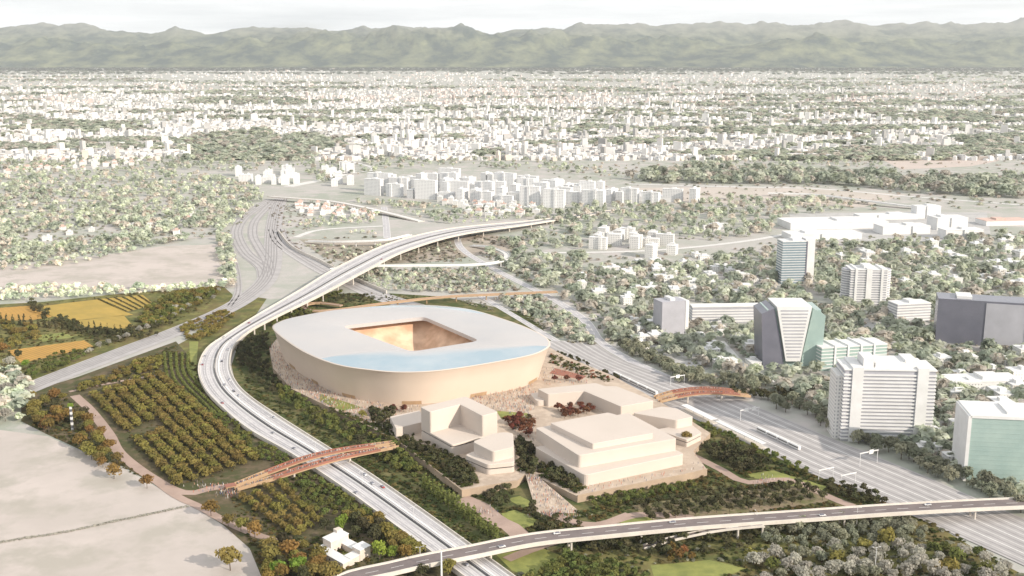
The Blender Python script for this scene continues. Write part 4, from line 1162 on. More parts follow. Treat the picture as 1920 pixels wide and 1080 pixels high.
for x, y, h_, key, lab in BIG:
    p = P(x, y)
    plant('tree', key, p.x, p.y, 0 if x < 1200 else PZ, h_, lab, 'tree', None)
for pix, n, lab, grp in (([(58, 742), (120, 738), (134, 790), (84, 812), (56, 790)], 20, 'brown tree in the dense clump at the upper field corner', 'clump at the field corner'),
                         ([(140, 790), (168, 775), (205, 835), (225, 880), (196, 882), (160, 850)], 22, 'golden brown tree in the clump between pylon and round lawn', 'clump beside the pylon'),
                         ([(500, 1030), (560, 1020), (600, 1050), (640, 1095), (500, 1100)], 22, 'brown tree in the thicket in front of the farmhouse', 'thicket before the farm'),
                         ([(650, 985), (700, 965), (790, 1045), (760, 1060), (720, 1030)], 22, 'olive or orange tree between farmhouse and motorway', 'trees between farm and motorway')):
    for p in scatter(pix, n, 5.5):
        plant('edge_tree', rnd.choice(('big_brown', 'big_brown', 'big_autumn', 'big_dark')), p.x, p.y, 0, rnd.uniform(8, 13), lab, 'tree', grp)
line = even(spline([P(-20, 1022), P(110, 1000), P(230, 976), P(300, 960), P(352, 950)]), 1.1)
qs = [leaf_quads(12000 + k, 9, [(0, 0, .5, 1.5, .7 + .3 * math.sin(k * .37))], .6) + np.array([p.x, p.y + .8 * math.sin(k * .11), 0]) for k, p in enumerate(line)]
o = bpy.data.objects.new('hedge', quads_mesh('hedge', np.concatenate(qs), [M['leaf_pale']])); col.objects.link(o)
tag(o, 'low ragged grey green hedge crossing the pale field at the bottom', 'hedge')
# terrace trees on the podium
for pix, n, md, key, h_, lab, grp in (([(745, 822), (800, 835), (872, 868), (896, 905), (868, 914), (800, 862), (762, 838)], 55, 4.2, 'dark', 5.5, 'dark green tree on the planted terrace edge below the L-shaped block', 'terrace edge trees'),
                                   ([(948, 790), (985, 784), (1002, 800), (1000, 822), (960, 812)], 12, 4.5, 'red', 8, 'dark red tree between the two groups of cream buildings', 'red trees between the cream buildings'),
                                   ([(1040, 770), (1085, 764), (1130, 768), (1110, 778), (1060, 786)], 16, 4.5, 'red', 6.5, 'red tree in the courtyard of the low L-shaped building', 'red trees in the courtyard'),
                                   ([(968, 830), (1000, 830), (1002, 892), (972, 880)], 18, 4.2, 'dark', 8, 'dark tree in the alley between pavilion and stepped building', 'trees in the alley'),
                                   ([(1016, 872), (1050, 886), (1092, 914), (1076, 920), (1014, 892)], 18, 4.2, 'dark', 6, 'dark tree at the foot of the stepped building', 'trees by the stepped building'),
                                   ([(690, 765), (745, 770), (732, 800), (780, 815), (760, 826), (700, 796)], 20, 4.5, 'dark', 6.5, 'dark tree in the shade beside the low cream wing', 'trees by the low wing'),
                                   ([(1028, 748), (1095, 742), (1090, 754), (1034, 758)], 14, 4.4, 'dark', 4.5, 'dark shrub under the inner wall of the low L-shaped building', 'shrubs in the courtyard')):
    for p in scatter(pix, n, md, PZ):
        plant('terrace_tree', key, p.x, p.y, PZ, rnd.uniform(.8, 1.2) * h_, lab, 'tree', grp)
for x, y, lab in ((737, 772, 'bright red tree at the stadium foot, nearer the low wing'), (757, 772, 'bright red tree at the stadium foot behind the L-shaped block'), (680, 782, 'round olive tree on the plaza before the stadium'), (1040, 716, 'red tree on the plaza edge beside the stadium wall'), (1062, 714, 'red tree beside the flower bed by the stadium'), (1085, 716, 'red tree nearest the railway by the stadium')):
    p = P(x, y, PZ); plant('terrace_tree', 'orchard' if 'olive' in lab else 'red', p.x, p.y, PZ, 7, lab, 'tree', None)
# park: dark grid, hedge under the podium, railway edge
ga, gb_, gc, gd = (P(*q) for q in ((1198, 950), (1500, 912), (1540, 938), (1225, 978)))
for i in range(17):
    for j in range(4):
        p = ga.lerp(gb_, i / 16).lerp(gd.lerp(gc, i / 16), j / 3)
        plant('park_tree', 'dark', p.x + rnd.uniform(-1.5, 1.5), p.y + rnd.uniform(-1.5, 1.5), 0, rnd.uniform(6, 8.5), 'dark round tree in the ' + ORD[j] + ' planted line of the park counted from the podium', 'tree', 'park grid, ' + ORD[j] + ' line')
for pix, n, md, key, h_, lab, grp in (([(1108, 940), (1180, 926), (1300, 902), (1306, 914), (1200, 940), (1120, 958)], 60, 4, 'green', 4.6, 'green tree in the hedge at the foot of the podium wall', 'hedge under the podium wall'),
                                   ([(985, 985), (1010, 930), (1040, 965), (1110, 990), (1160, 975), (1100, 1002), (1020, 1008)], 34, 6, 'dark', 6.5, 'dark park tree between podium ramp and overpass', 'park trees by the overpass'),
                                   ([(905, 930), (945, 918), (975, 935), (940, 955), (915, 948)], 16, 5, 'dark', 6, 'dark tree in front of the terrace wall under the pavilion', 'trees under the pavilion wall'),
                                   ([(1320, 842), (1370, 838), (1440, 868), (1445, 890), (1390, 892), (1335, 862)], 42, 5.4, 'dark', 8, 'dark tree in the thicket between wedge building and railway', 'thicket by the wedge building'),
                                   ([(1318, 796), (1400, 832), (1510, 880), (1518, 890), (1500, 892), (1390, 842), (1310, 808)], 60, 4.2, 'green', 5, 'green tree in the strip beside the railway platforms', 'strip beside the platforms'),
                                   ([(1550, 906), (1600, 912), (1665, 944), (1640, 950), (1560, 940)], 36, 4.6, 'dark', 6, 'dark tree in the corner between railway and overpass', 'trees at the overpass corner'),
                                   ([(1040, 660), (1100, 682), (1160, 712), (1150, 716), (1090, 700), (1036, 672)], 36, 4.2, 'dark', 5, 'dark tree on the bank between stadium and railway', 'bank by the stadium')):
    for p in scatter(pix, n, md):
        plant('park_tree', key, p.x, p.y, 0, rnd.uniform(.8, 1.2) * h_, lab, 'tree', grp)
# bottom: trees in front of the overpass
for pix, n, md, key, h_, lab, grp in (([(980, 1095), (1060, 1045), (1180, 1070), (1230, 1100), (1000, 1110)], 130, 3.8, 'green', 6, 'green tree in the thicket at the bottom below the overpass', 'thicket below the overpass'),
                                   ([(1060, 1018), (1180, 1008), (1300, 1010), (1420, 1000), (1420, 1030), (1280, 1050), (1120, 1040)], 42, 6.5, 'dark', 7, 'dark tree on the grass just in front of the overpass', 'dark trees before the overpass'),
                                   ([(1400, 1000), (1560, 984), (1700, 982), (1740, 1010), (1600, 1030), (1450, 1030)], 50, 6.5, 'sage', 9, 'sage green tree in front of the far end of the overpass', 'sage trees before the overpass'),
                                   ([(1400, 1040), (1520, 1030), (1700, 1020), (1860, 1050), (1920, 1095), (1420, 1095)], 64, 7, 'pale', 9.5, 'silvery or green tree in the bottom corner wood', 'silvery trees in the corner wood'),
                                   ([(1250, 1030), (1300, 1040), (1290, 1090), (1250, 1090)], 9, 6, 'autumn', 7, 'russet bush among the grass before the overpass', 'russet bushes before the overpass')):
    for p in scatter(pix, n, md):
        plant('meadow_tree', key if key != 'pale' or rnd.random() < .6 else rnd.choice(('sage', 'green', 'orchard')), p.x, p.y, 0, rnd.uniform(.75, 1.25) * h_, lab, 'tree', grp)
# trees beyond the railway
for pix, n, md, key, h_, lab, grp in (([(1440, 744), (1500, 764), (1600, 806), (1740, 868), (1860, 920), (1920, 950), (1920, 968), (1840, 930), (1720, 880), (1580, 822), (1440, 764)], 130, 6, 'sage', 12, 'sage tree in the long row on the far side of the railway', 'far side railway trees'),
                                   ([(1130, 655), (1200, 650), (1260, 690), (1330, 715), (1440, 720), (1420, 738), (1250, 716), (1170, 676)], 90, 6, 'sage', 11, 'sage tree behind the railway beside the second red footbridge', 'trees behind the second footbridge'),
                                   ([(1330, 740), (1440, 738), (1560, 720), (1570, 740), (1460, 752)], 40, 6, 'dark', 8, 'dark tree at the end of the second red footbridge', 'dark trees by the second footbridge')):
    for p in scatter(pix, n, md):
        plant('railway_tree', key, p.x, p.y, 0, rnd.uniform(.75, 1.25) * h_, lab, 'tree', grp)

# ------------------------------------------------------------ uncounted foliage far off
def stuff_mesh(name, tmpl, pos, scale, colr, m):
    """one mesh of many far crowns or houses: templates (q,4,3) set down at pos with their own scale, turn and colour"""
    n = len(pos); parts_v, parts_c = [], []
    vi = nrg.integers(0, len(tmpl), n); rz = nrg.uniform(0, 6.28, n)
    for t in range(len(tmpl)):
        sel = np.nonzero(vi == t)[0]
        if not len(sel): continue
        T = tmpl[t]
        c_, s_ = np.cos(rz[sel])[:, None, None], np.sin(rz[sel])[:, None, None]
        X, Y, Z = T[None, :, :, 0] * scale[sel, 0][:, None, None], T[None, :, :, 1] * scale[sel, 0][:, None, None], T[None, :, :, 2] * scale[sel, 1][:, None, None]
        V = np.stack([X * c_ - Y * s_ + pos[sel, 0][:, None, None], X * s_ + Y * c_ + pos[sel, 1][:, None, None], Z + pos[sel, 2][:, None, None]], -1)
        parts_v.append(V.reshape(-1, 3))
        parts_c.append(np.repeat(colr[sel], T.shape[0] * 4, axis=0))
    return raw_quads(name, np.concatenate(parts_v), np.concatenate(parts_c), m)
def raw_quads(name, V, C, m):
    nq = len(V) // 4
    me = bpy.data.meshes.new(name)
    me.vertices.add(len(V)); me.vertices.foreach_set('co', V.astype(np.float32).ravel())
    me.loops.add(nq * 4); me.loops.foreach_set('vertex_index', np.arange(nq * 4, dtype=np.int32))
    me.polygons.add(nq); me.polygons.foreach_set('loop_start', np.arange(0, nq * 4, 4, dtype=np.int32))
    me.update(calc_edges=True)
    at = me.color_attributes.new('Col', 'FLOAT_COLOR', 'POINT')
    at.data.foreach_set('color', np.concatenate([C, np.ones((len(C), 1))], 1).astype(np.float32).ravel())
    me.materials.append(m)
    o = bpy.data.objects.new(name, me); col.objects.link(o); o['kind'] = 'stuff'
    return o
T_MID = [leaf_quads(50 + k, 56, lobes_round(50 + k, 6, 0.55, 0.05), 0.19, True) for k in range(6)]
T_FAR = [leaf_quads(80 + k, 20, lobes_round(80 + k, 4, 0.6, 0.02), 0.34, True) for k in range(5)]

# where the large buildings beyond the railway stand: (pixel of the foot, width, depth, height, turn)
TW = {'glass_tower': ((1486, 532), 34, 24, 60, 0.10), 'round_tower': ((1626, 572), 46, 30, 46, -0.05), 'dark_office': ((1835, 648), 92, 34, 50, -0.30), 'grey_slab': ((1262, 630), 30, 22, 40, 0.35), 'long_hall': ((1362, 606), 84, 16, 20, 0.06),
      'wedge_tower': ((1484, 690), 62, 36, 66, 0.0), 'low_glass': ((1600, 692), 74, 26, 24, 0.22), 'apartment_tower': ((1660, 828), 74, 30, 62, -0.06), 'green_office': ((1890, 905), 62, 36, 50, -0.14), 'low_white': ((1712, 604), 44, 22, 22, 0.2), 'low_hall': ((1850, 735), 70, 26, 10, 0.1)}
TOWERS_AVOID = []
for (fx_, fy_), w_, d_, h_, r_ in TW.values():
    p_ = P(fx_, fy_); k_ = F / (p_.y * CP)
    TOWERS_AVOID.append([(fx_ - k_ * w_ * .56, fy_ - k_ * d_ * .30), (fx_ + k_ * w_ * .56, fy_ - k_ * d_ * .30), (fx_ + k_ * w_ * .56, fy_ + 7), (fx_ - k_ * w_ * .56, fy_ + 7)])
TOWERS_AVOID += [[(1490, 402), (1840, 400), (1840, 448), (1490, 448)], [(1095, 445), (1290, 455), (1290, 498), (1095, 485)]]
GREENS = np.array([(0.47, 0.50, 0.41), (0.54, 0.56, 0.47), (0.38, 0.42, 0.34), (0.56, 0.52, 0.46), (0.50, 0.53, 0.42)])  # far leaf greens, whitened so the colour stands in for haze
def wood(name, areas):
    pos, sc, cl = [], [], []
    for pix, n, md, h_, tint, avoid in areas:
        for p in scatter(pix, n, md, 0.0, avoid):
            h2 = h_ * rnd.choice((rnd.uniform(.5, 1.0), rnd.uniform(.8, 1.45)))
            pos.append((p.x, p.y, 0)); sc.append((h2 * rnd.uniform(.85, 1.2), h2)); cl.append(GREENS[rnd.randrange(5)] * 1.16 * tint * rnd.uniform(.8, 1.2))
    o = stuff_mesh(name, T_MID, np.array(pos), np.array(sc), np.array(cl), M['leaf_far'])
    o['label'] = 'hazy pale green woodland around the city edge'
    return o
OPEN = [[(1185, 948), (1300, 932), (1505, 906), (1560, 930), (1545, 944), (1400, 962), (1222, 984)], [(78, 574), (185, 561), (268, 553), (292, 573), (250, 592), (252, 614), (178, 622), (135, 602), (92, 592)], [(-40, 580), (58, 573), (98, 594), (60, 600), (-40, 602)], [(14, 657), (158, 638), (176, 650), (40, 681)],
        [(20, 716), (120, 678), (230, 640), (330, 605), (420, 566), (460, 552), (500, 548), (440, 598), (345, 640), (240, 684), (130, 726), (20, 766)]]
def undergrowth(name, areas, lab, z_=0.0):
    pos, sc, cl = [], [], []
    for pix, n, h_, tint in areas:
        for p in scatter(pix, n, 2.0, z_, OPEN):
            h2 = h_ * rnd.uniform(.5, 1.5)
            pos.append((p.x, p.y, z_)); sc.append((h2 * rnd.uniform(1.3, 2.4), h2)); cl.append(np.array(rnd.choice(tint)) * rnd.uniform(.7, 1.25))
    stuff_mesh(name, T_FAR, np.array(pos), np.array(sc), np.array(cl), M['leaf_far'])['label'] = lab
GR = [(.10, .12, .035), (.13, .13, .045), (.08, .10, .035), (.17, .14, .055)]
BR = [(.17, .13, .05), (.13, .12, .045), (.21, .15, .06)]
undergrowth('undergrowth', [
    ([(446, 690), (478, 720), (540, 765), (612, 810), (690, 852), (800, 930), (930, 1030), (890, 1024), (763, 936), (661, 865), (540, 786), (467, 743)], 900, 1.3, GR),
    ([(690, 850), (760, 838), (866, 922), (930, 940), (1000, 1000), (935, 1020), (800, 920)], 420, 1.3, GR),
    ([(930, 960), (1010, 940), (1090, 960), (1300, 905), (1330, 880), (1520, 890), (1660, 945), (1500, 960), (1200, 985), (1000, 1005)], 900, 1.4, GR + BR),
    ([(1300, 800), (1500, 885), (1640, 945), (1560, 940), (1400, 890), (1330, 850)], 260, 1.4, GR),
    ([(960, 1040), (1100, 1012), (1400, 990), (1740, 975), (1880, 1050), (1940, 1090), (980, 1090)], 900, 1.5, GR + [(.3, .3, .22)]),
    ([(180, 740), (310, 695), (480, 860), (400, 905), (330, 905), (250, 840)], 500, .8, BR),
    ([(60, 735), (140, 740), (215, 830), (250, 880), (380, 950), (300, 912), (150, 842), (60, 800)], 380, 1.3, BR + GR),
    ([(430, 930), (560, 1010), (660, 1000), (760, 1040), (640, 1090), (500, 1090)], 420, 1.3, BR + GR),
    ([(520, 890), (600, 885), (700, 960), (780, 1030), (740, 1040), (620, 960)], 260, 1.2, GR),
    ([(150, 735), (330, 645), (372, 690), (400, 760), (330, 690), (210, 720)], 320, 1.3, BR + GR),
    ([(0, 580), (80, 568), (270, 550), (420, 540), (330, 630), (60, 716), (0, 690)], 500, 1.3, BR + GR),
    ([(500, 610), (600, 553), (700, 550), (830, 558), (640, 582), (520, 615)], 300, 1.3, GR),
], 'low undergrowth of bushes and tall grass between the planted trees')
undergrowth('terrace_shrubbery', [
    ([(748, 822), (800, 838), (872, 868), (900, 905), (866, 916), (800, 868), (760, 840)], 300, 1.8, GR),
    ([(640, 770), (700, 796), (757, 832), (750, 836), (690, 803), (620, 768)], 120, 1.6, GR),
    ([(1012, 868), (1050, 886), (1096, 916), (1078, 924), (1012, 892)], 110, 1.6, GR),
    ([(966, 828), (1000, 828), (1002, 890), (972, 884)], 110, 1.6, GR),
    ([(692, 766), (740, 772), (732, 800), (780, 815), (760, 828), (700, 798)], 130, 1.6, GR),
    ([(940, 784), (1000, 778), (1004, 800), (960, 806)], 60, 1.4, [(.2, .07, .03), (.14, .1, .04)]),
    ([(1030, 662), (1100, 690), (1150, 712), (1140, 718), (1090, 704), (1030, 680)], 120, 1.5, GR + [(.3, .12, .06)]),
], 'low shrubs planted along the edges of the podium terrace', PZ)
PALE = [(.46, .46, .36), (.52, .46, .40), (.40, .42, .33)]
undergrowth('scrub', [
    ([(830, 556), (1040, 552), (1130, 650), (1040, 640), (960, 596)], 260, 2.2, [(.40, .38, .30), (.44, .41, .33), (.34, .36, .26)]),
    ([(500, 380), (560, 380), (600, 440), (560, 470), (520, 430)], 120, 2.0, [(.44, .38, .33), (.40, .38, .31)]),
    ([(560, 448), (900, 440), (980, 450), (1000, 545), (860, 552), (640, 520), (600, 480)], 900, 2.6, [(.40, .35, .29), (.44, .41, .33), (.36, .36, .28)]),
    ([(900, 450), (1100, 430), (1500, 450), (1920, 430), (1920, 930), (1600, 800), (1130, 650), (1000, 560)], 2200, 3.0, PALE),
    ([(-20, 330), (480, 345), (500, 370), (430, 440), (0, 500)], 900, 3.0, PALE),
    ([(640, 300), (1000, 300), (1920, 290), (1920, 390), (1300, 400), (1000, 320)], 700, 4.0, PALE),
], 'pale scrub scattered over the open land')
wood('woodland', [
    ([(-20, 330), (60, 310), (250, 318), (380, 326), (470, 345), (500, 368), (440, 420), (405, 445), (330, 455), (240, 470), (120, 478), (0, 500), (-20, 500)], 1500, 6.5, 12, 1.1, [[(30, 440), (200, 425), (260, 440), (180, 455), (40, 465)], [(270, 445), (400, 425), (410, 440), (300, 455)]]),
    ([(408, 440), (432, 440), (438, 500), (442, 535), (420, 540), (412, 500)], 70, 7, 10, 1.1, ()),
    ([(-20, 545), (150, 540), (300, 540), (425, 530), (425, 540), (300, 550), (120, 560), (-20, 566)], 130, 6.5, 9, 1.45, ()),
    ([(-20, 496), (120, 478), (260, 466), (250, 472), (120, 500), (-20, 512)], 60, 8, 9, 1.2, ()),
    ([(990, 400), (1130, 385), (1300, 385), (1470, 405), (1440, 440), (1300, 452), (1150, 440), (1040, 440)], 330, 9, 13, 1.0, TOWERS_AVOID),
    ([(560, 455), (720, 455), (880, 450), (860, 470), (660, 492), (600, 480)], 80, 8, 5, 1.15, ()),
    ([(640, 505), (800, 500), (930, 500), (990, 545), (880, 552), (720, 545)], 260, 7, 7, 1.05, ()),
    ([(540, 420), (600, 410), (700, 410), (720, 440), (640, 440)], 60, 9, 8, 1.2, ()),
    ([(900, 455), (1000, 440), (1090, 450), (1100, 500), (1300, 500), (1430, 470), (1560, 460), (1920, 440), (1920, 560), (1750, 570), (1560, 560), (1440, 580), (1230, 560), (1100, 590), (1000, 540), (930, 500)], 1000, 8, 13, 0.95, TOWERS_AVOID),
    ([(1100, 600), (1230, 570), (1440, 610), (1560, 570), (1760, 560), (1920, 650), (1920, 940), (1840, 905), (1600, 800), (1440, 730), (1200, 648), (1130, 640)], 760, 8.5, 13, 0.9, TOWERS_AVOID),
    ([(1160, 335), (1300, 318), (1500, 322), (1700, 338), (1920, 336), (1920, 374), (1700, 362), (1560, 346), (1400, 346), (1240, 344)], 480, 11, 24, 0.85, ()),
    ([(1300, 372), (1600, 374), (1600, 392), (1500, 404), (1320, 386)], 90, 12, 13, 1.0, ()),
    ([(-20, 300), (200, 296), (420, 300), (640, 296), (640, 316), (420, 322), (200, 312), (-20, 322)], 330, 12, 13, .95, ()),
    ([(560, 320), (700, 300), (1000, 302), (1180, 318), (1160, 335), (1000, 318), (820, 312), (700, 322), (600, 345)], 170, 13, 12, 1.0, ()),
    ([(1260, 300), (1620, 296), (1650, 312), (1400, 318)], 120, 13, 12, 1.0, ()),
    ([(-40, 700), (30, 690), (50, 730), (44, 790), (-40, 800)], 60, 5.5, 11, 1.25, ()),
    ([(880, 556), (1040, 552), (1110, 612), (1130, 650), (1040, 638), (960, 592)], 110, 7, 8, 1.0, ()),
    ([(600, 390), (700, 395), (860, 392), (1000, 390), (1000, 410), (850, 420), (700, 408)], 120, 10, 10, 1.1, ()),
    ([(640, 378), (760, 380), (860, 390), (700, 392)], 60, 10, 9, 1.0, ()),
])

# ------------------------------------------------------------ the far city
BOX = []
def box_quads():
    p = np.array([(-.5, -.5), (.5, -.5), (.5, .5), (-.5, .5)])
    qs = []
    for k in range(4):
        a, b = p[k], p[(k + 1) % 4]
        qs.append([(a[0], a[1], 0), (b[0], b[1], 0), (b[0], b[1], 1), (a[0], a[1], 1)])
    qs.append([(q[0], q[1], 1) for q in p])
    return np.array(qs, float)
BQ = box_quads()
def far_blocks(name, pos, dims, rz, wall, roof, label):
    n = len(pos)
    c_, s_ = np.cos(rz)[:, None, None], np.sin(rz)[:, None, None]
    X, Y, Z = BQ[None, :, :, 0] * dims[:, 0][:, None, None], BQ[None, :, :, 1] * dims[:, 1][:, None, None], BQ[None, :, :, 2] * dims[:, 2][:, None, None]
    V = np.stack([X * c_ - Y * s_ + pos[:, 0][:, None, None], X * s_ + Y * c_ + pos[:, 1][:, None, None], Z - 0.2], -1)
    C = np.repeat(wall[:, None, :], 5, axis=1); C[:, 4] = roof
    C = np.repeat(C[:, :, None, :], 4, axis=2)
    o = raw_quads(name, V.reshape(-1, 3), C.reshape(-1, 3), M['vcol'])
    o['label'] = label
    return o
pos, dims, rzs, wall, roof = [], [], [], [], []
tp, ts, tcol = [], [], []
def nz2(x, y, s, o=0.0): return mnoise.noise(Vector((x / s, y / s, o)))
for _ in range(62000):
    x, y = rnd.uniform(-30, 1950), 131 + 170 * rnd.random() ** 0.92
    grove = ((x - 500) / 190) ** 2 + ((y - 272) / 24) ** 2 + 0.9 * nz2(x, y * 4, 60, 3.3) < 1
    if grove and rnd.random() < .6: continue
    p = P(x, y)
    s_ = p.y / 6000
    lx, ly = p.x / p.y * 9, math.log(p.y) * 9
    a_ = nz2(lx, ly, 0.42, 0.3) + 0.5 * nz2(lx, ly * 1.6, 0.16, 4.2)
    forest = nz2(lx * 0.55, ly * 1.3, 0.8, 9.1) + 0.3 * nz2(lx, ly, 0.2, 5.5)
    right = max(0, (x - 1250) / 700)
    if y < 140: forest += 0.55
    if y < 150 and 300 < x < 1750: forest -= 0.25
    if forest + 0.22 * right > 0.20 or grove:
        if rnd.random() < .55:
            h_ = rnd.uniform(9, 17) * (1 + 0.25 * s_)
            tp.append((p.x, p.y, 0)); ts.append((h_ * rnd.uniform(1.0, 1.7) * (1 + .35 * s_), h_)); tcol.append(GREENS[rnd.randrange(5)] * (1.05 if y > 140 else 0.6) * rnd.uniform(.75, 1.2))
        continue
    if a_ < -0.28: 
        if rnd.random() < .18:
            h_ = rnd.uniform(8, 13); tp.append((p.x, p.y, 0)); ts.append((h_ * 1.4, h_)); tcol.append(GREENS[rnd.randrange(5)] * rnd.uniform(.8, 1.2))
        continue
    if rnd.random() > 0.46 - 0.12 * right: continue
    tall = rnd.random() < (0.055 if not (420 < x < 640 and y < 165) else 0.30)
    w1, w2 = rnd.uniform(9, 27) * (1 + .12 * s_), rnd.uniform(8, 14) * (1 + .12 * s_)
    h_ = rnd.uniform(22, 40) if tall else rnd.uniform(5, 16)
    pos.append((p.x, p.y, 0)); dims.append((w1, w2, h_)); rzs.append(rnd.choice([0.25, 0.25 + math.pi / 2, -0.5, 1.1, 0.8, rnd.uniform(0, 3.1)]))
    g_ = rnd.choice((rnd.uniform(.56, .78), rnd.uniform(.56, .78), rnd.uniform(.36, .6))); wc = (g_, g_ * .985, g_ * .965)
    pink = y < 195 and nz2(p.x, p.y, 1600, 2.2) > -0.1
    if pink and rnd.random() < .7: rc = (g_ * .92, g_ * .66, g_ * .58)
    elif rnd.random() < .16: rc = (g_ * .85, g_ * .62, g_ * .54)
    else: rc = (g_, g_, g_ * .99)
    if pink and rnd.random() < .4: wc = (g_, g_ * .86, g_ * .8)
    wall.append(wc); roof.append(rc)
order = sorted(range(len(pos)), key=lambda k: pos[k][1])
near = set(order[:170]); rest = order[170:]
def city_block_mesh(m, r, v):
    q = MB(); q.box((0, 0, -0.02), (1, 1, 1.0)); q.box((0.2 * (v - 1), 0.1, 0.98), (0.34, 0.5, 0.13), 0, 1)
    if v == 2: q.box((-0.2, -0.62, -0.02), (0.5, 0.25, 0.6))
    o_ = q.build('city_block', [M[m], M[r]]); me_ = o_.data; bpy.data.objects.remove(o_); return me_
CBM = [city_block_mesh('white', 'white', 0), city_block_mesh('white', 'ballast', 1), city_block_mesh('offwhite', 'white', 2), city_block_mesh('white', 'offwhite', 2)]
for k in near:
    o = bpy.data.objects.new('city_block', CBM[rnd.randrange(4)]); col.objects.link(o)
    o.location = pos[k]; o.scale = dims[k]; o.rotation_euler.z = rzs[k]
    tag(o, 'small white block along the near edge of the far city behind the trees', 'building', 'blocks along the near edge of the far city')
sel = np.array(rest)
far_blocks('distant_city', np.array(pos)[sel], np.array(dims)[sel], np.array(rzs)[sel], np.array(wall)[sel], np.array(roof)[sel], 'countless white and pinkish blocks of the far city')
# dark forest edge at the foot of the mountains
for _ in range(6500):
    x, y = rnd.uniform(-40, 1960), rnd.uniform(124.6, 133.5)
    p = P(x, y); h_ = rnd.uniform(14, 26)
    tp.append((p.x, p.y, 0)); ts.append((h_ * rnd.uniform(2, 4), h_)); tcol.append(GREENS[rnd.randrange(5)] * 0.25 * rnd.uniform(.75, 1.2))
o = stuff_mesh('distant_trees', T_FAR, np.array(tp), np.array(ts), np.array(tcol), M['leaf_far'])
o['label'] = 'far tree belts between the blocks of the city and along the foot of the mountains'
print('far blocks', len(pos), 'far trees', len(tp), 'objects', len(bpy.data.objects))

# ------------------------------------------------------------ housing estate beyond the junction
def block(label, group, x, y, w_, d_, h_, rz, m='estate', roofm='white', cat='apartment block', name='apartment_block'):
    r_ = tag(empty(name, (x, y, 0), rz), label, cat, group)
    mb = MB(); mb.box((0, 0, -0.3), (w_, d_, h_ + 0.3))
    if w_ > 24 and rnd.random() < .6:                        # a projecting stair bay
        mb.box((w_ * rnd.uniform(-.2, .2), -d_ / 2 - 1.2, -0.3), (5, 2.4, h_ + 1.4))
    mb.build('walls', M[m], r_)
    mb = MB(); mb.box((0, 0, h_ + 0.01), (w_ + 0.7, d_ + 0.7, 0.7)); mb.build('roof', M[roofm], r_)
    mb = MB(); mb.box((w_ * rnd.uniform(-.25, .25), 0, h_ + 0.7), (w_ * .22, d_ * .5, 3.0)); mb.build('lift_house', M[roofm], r_)
    return r_
A0, A1 = P(690, 366), P(1120, 394)
ea = (A1 - A0).normalized(); en = Vector((-ea.y, ea.x, 0))
erz = math.atan2(ea.y, ea.x)
erow = [(0, -10, 470, 'front'), (62, -40, 560, 'second'), (128, -50, 640, 'third'), (200, -20, 700, 'fourth'), (280, 30, 480, 'rearmost'), ]
for off, s0, s1, nm in erow:
    s_, k = s0, 0
    while s_ < s1:
        w_ = rnd.uniform(28, 58); turn = rnd.random() < .3
        h_ = rnd.choice([18, 24, 28, 32, 36, 42]) * rnd.uniform(.92, 1.06)
        p = A0 + ea * (s_ + w_ / 2) + en * (off + rnd.uniform(-8, 8))
        block(('tall' if h_ > 30 else 'lower') + ' white apartment block, ' + (ORD[k] if k < 20 else 'last') + ' from the flyover end of the ' + nm + ' row of the estate', 'white housing estate beyond the junction',
              p.x, p.y, w_ if not turn else 15, 15 if not turn else w_ * .8, h_, erz + rnd.choice([0, 0, .12]))
        s_ += (w_ if not turn else 15) + rnd.uniform(6, 17); k += 1
def cluster(pix, n, md, wr, dr, hr, rz, lab, group, m='suburb', name='house', cat='house', roofs=('white',)):
    for p in scatter(pix, n, md):
        block(lab, group, p.x, p.y, rnd.uniform(*wr), rnd.uniform(*dr), rnd.uniform(*hr), rz + rnd.choice([0, math.pi / 2]) + rnd.uniform(-.08, .08), m, rnd.choice(roofs), cat, name)
M['pink_roof'] = mat('faded tile roof', (0.62, 0.46, 0.40), (0.54, 0.40, 0.35), 0.1)
cluster([(560, 382), (640, 378), (720, 400), (690, 412), (600, 408), (555, 398)], 34, 16, (9, 16), (8, 12), (5, 10), 0.2, 'small white house in the plot between railway fan and loop road', 'houses by the railway fan', roofs=('white', 'pink_roof'))
cluster([(820, 378), (1000, 388), (1010, 402), (930, 412), (860, 396)], 40, 17, (9, 18), (8, 13), (6, 13), -.2, 'small white house in front of the housing estate', 'houses before the estate', roofs=('white', 'white', 'pink_roof'))
cluster([(430, 330), (540, 322), (560, 345), (470, 350)], 16, 28, (18, 34), (12, 18), (12, 24), .1, 'white block left of the estate by the yard', 'blocks by the rail yard', 'estate', 'apartment_block', 'apartment block')
cluster([(590, 320), (660, 318), (668, 352), (610, 348)], 10, 30, (18, 30), (12, 18), (14, 26), .1, 'white block between rail yard and estate', 'blocks between yard and estate', 'estate', 'apartment_block', 'apartment block')
cluster([(1110, 440), (1200, 446), (1280, 468), (1270, 490), (1200, 480), (1120, 466)], 17, 24, (16, 30), (11, 15), (14, 22), -.35, 'pale block of the small estate among the trees', 'small estate among the trees', 'suburb', 'apartment_block', 'apartment block')
cluster([(1020, 520), (1100, 500), (1400, 500), (1440, 560), (1240, 552), (1110, 590)], 20, 34, (12, 26), (9, 14), (5, 9), .2, 'low pale house half hidden in the trees right of the stadium', 'houses in the trees')
cluster([(1100, 500), (1430, 470), (1440, 540), (1240, 556), (1150, 580)], 26, 26, (12, 30), (9, 16), (5, 12), .1, 'pale house among the trees before the glass tower', 'houses before the glass tower')
cluster([(1540, 470), (1760, 460), (1900, 450), (1900, 500), (1690, 540), (1690, 500), (1550, 490)], 26, 26, (12, 30), (9, 16), (5, 12), .1, 'pale house in the woods behind the white round tower', 'houses behind the round tower')
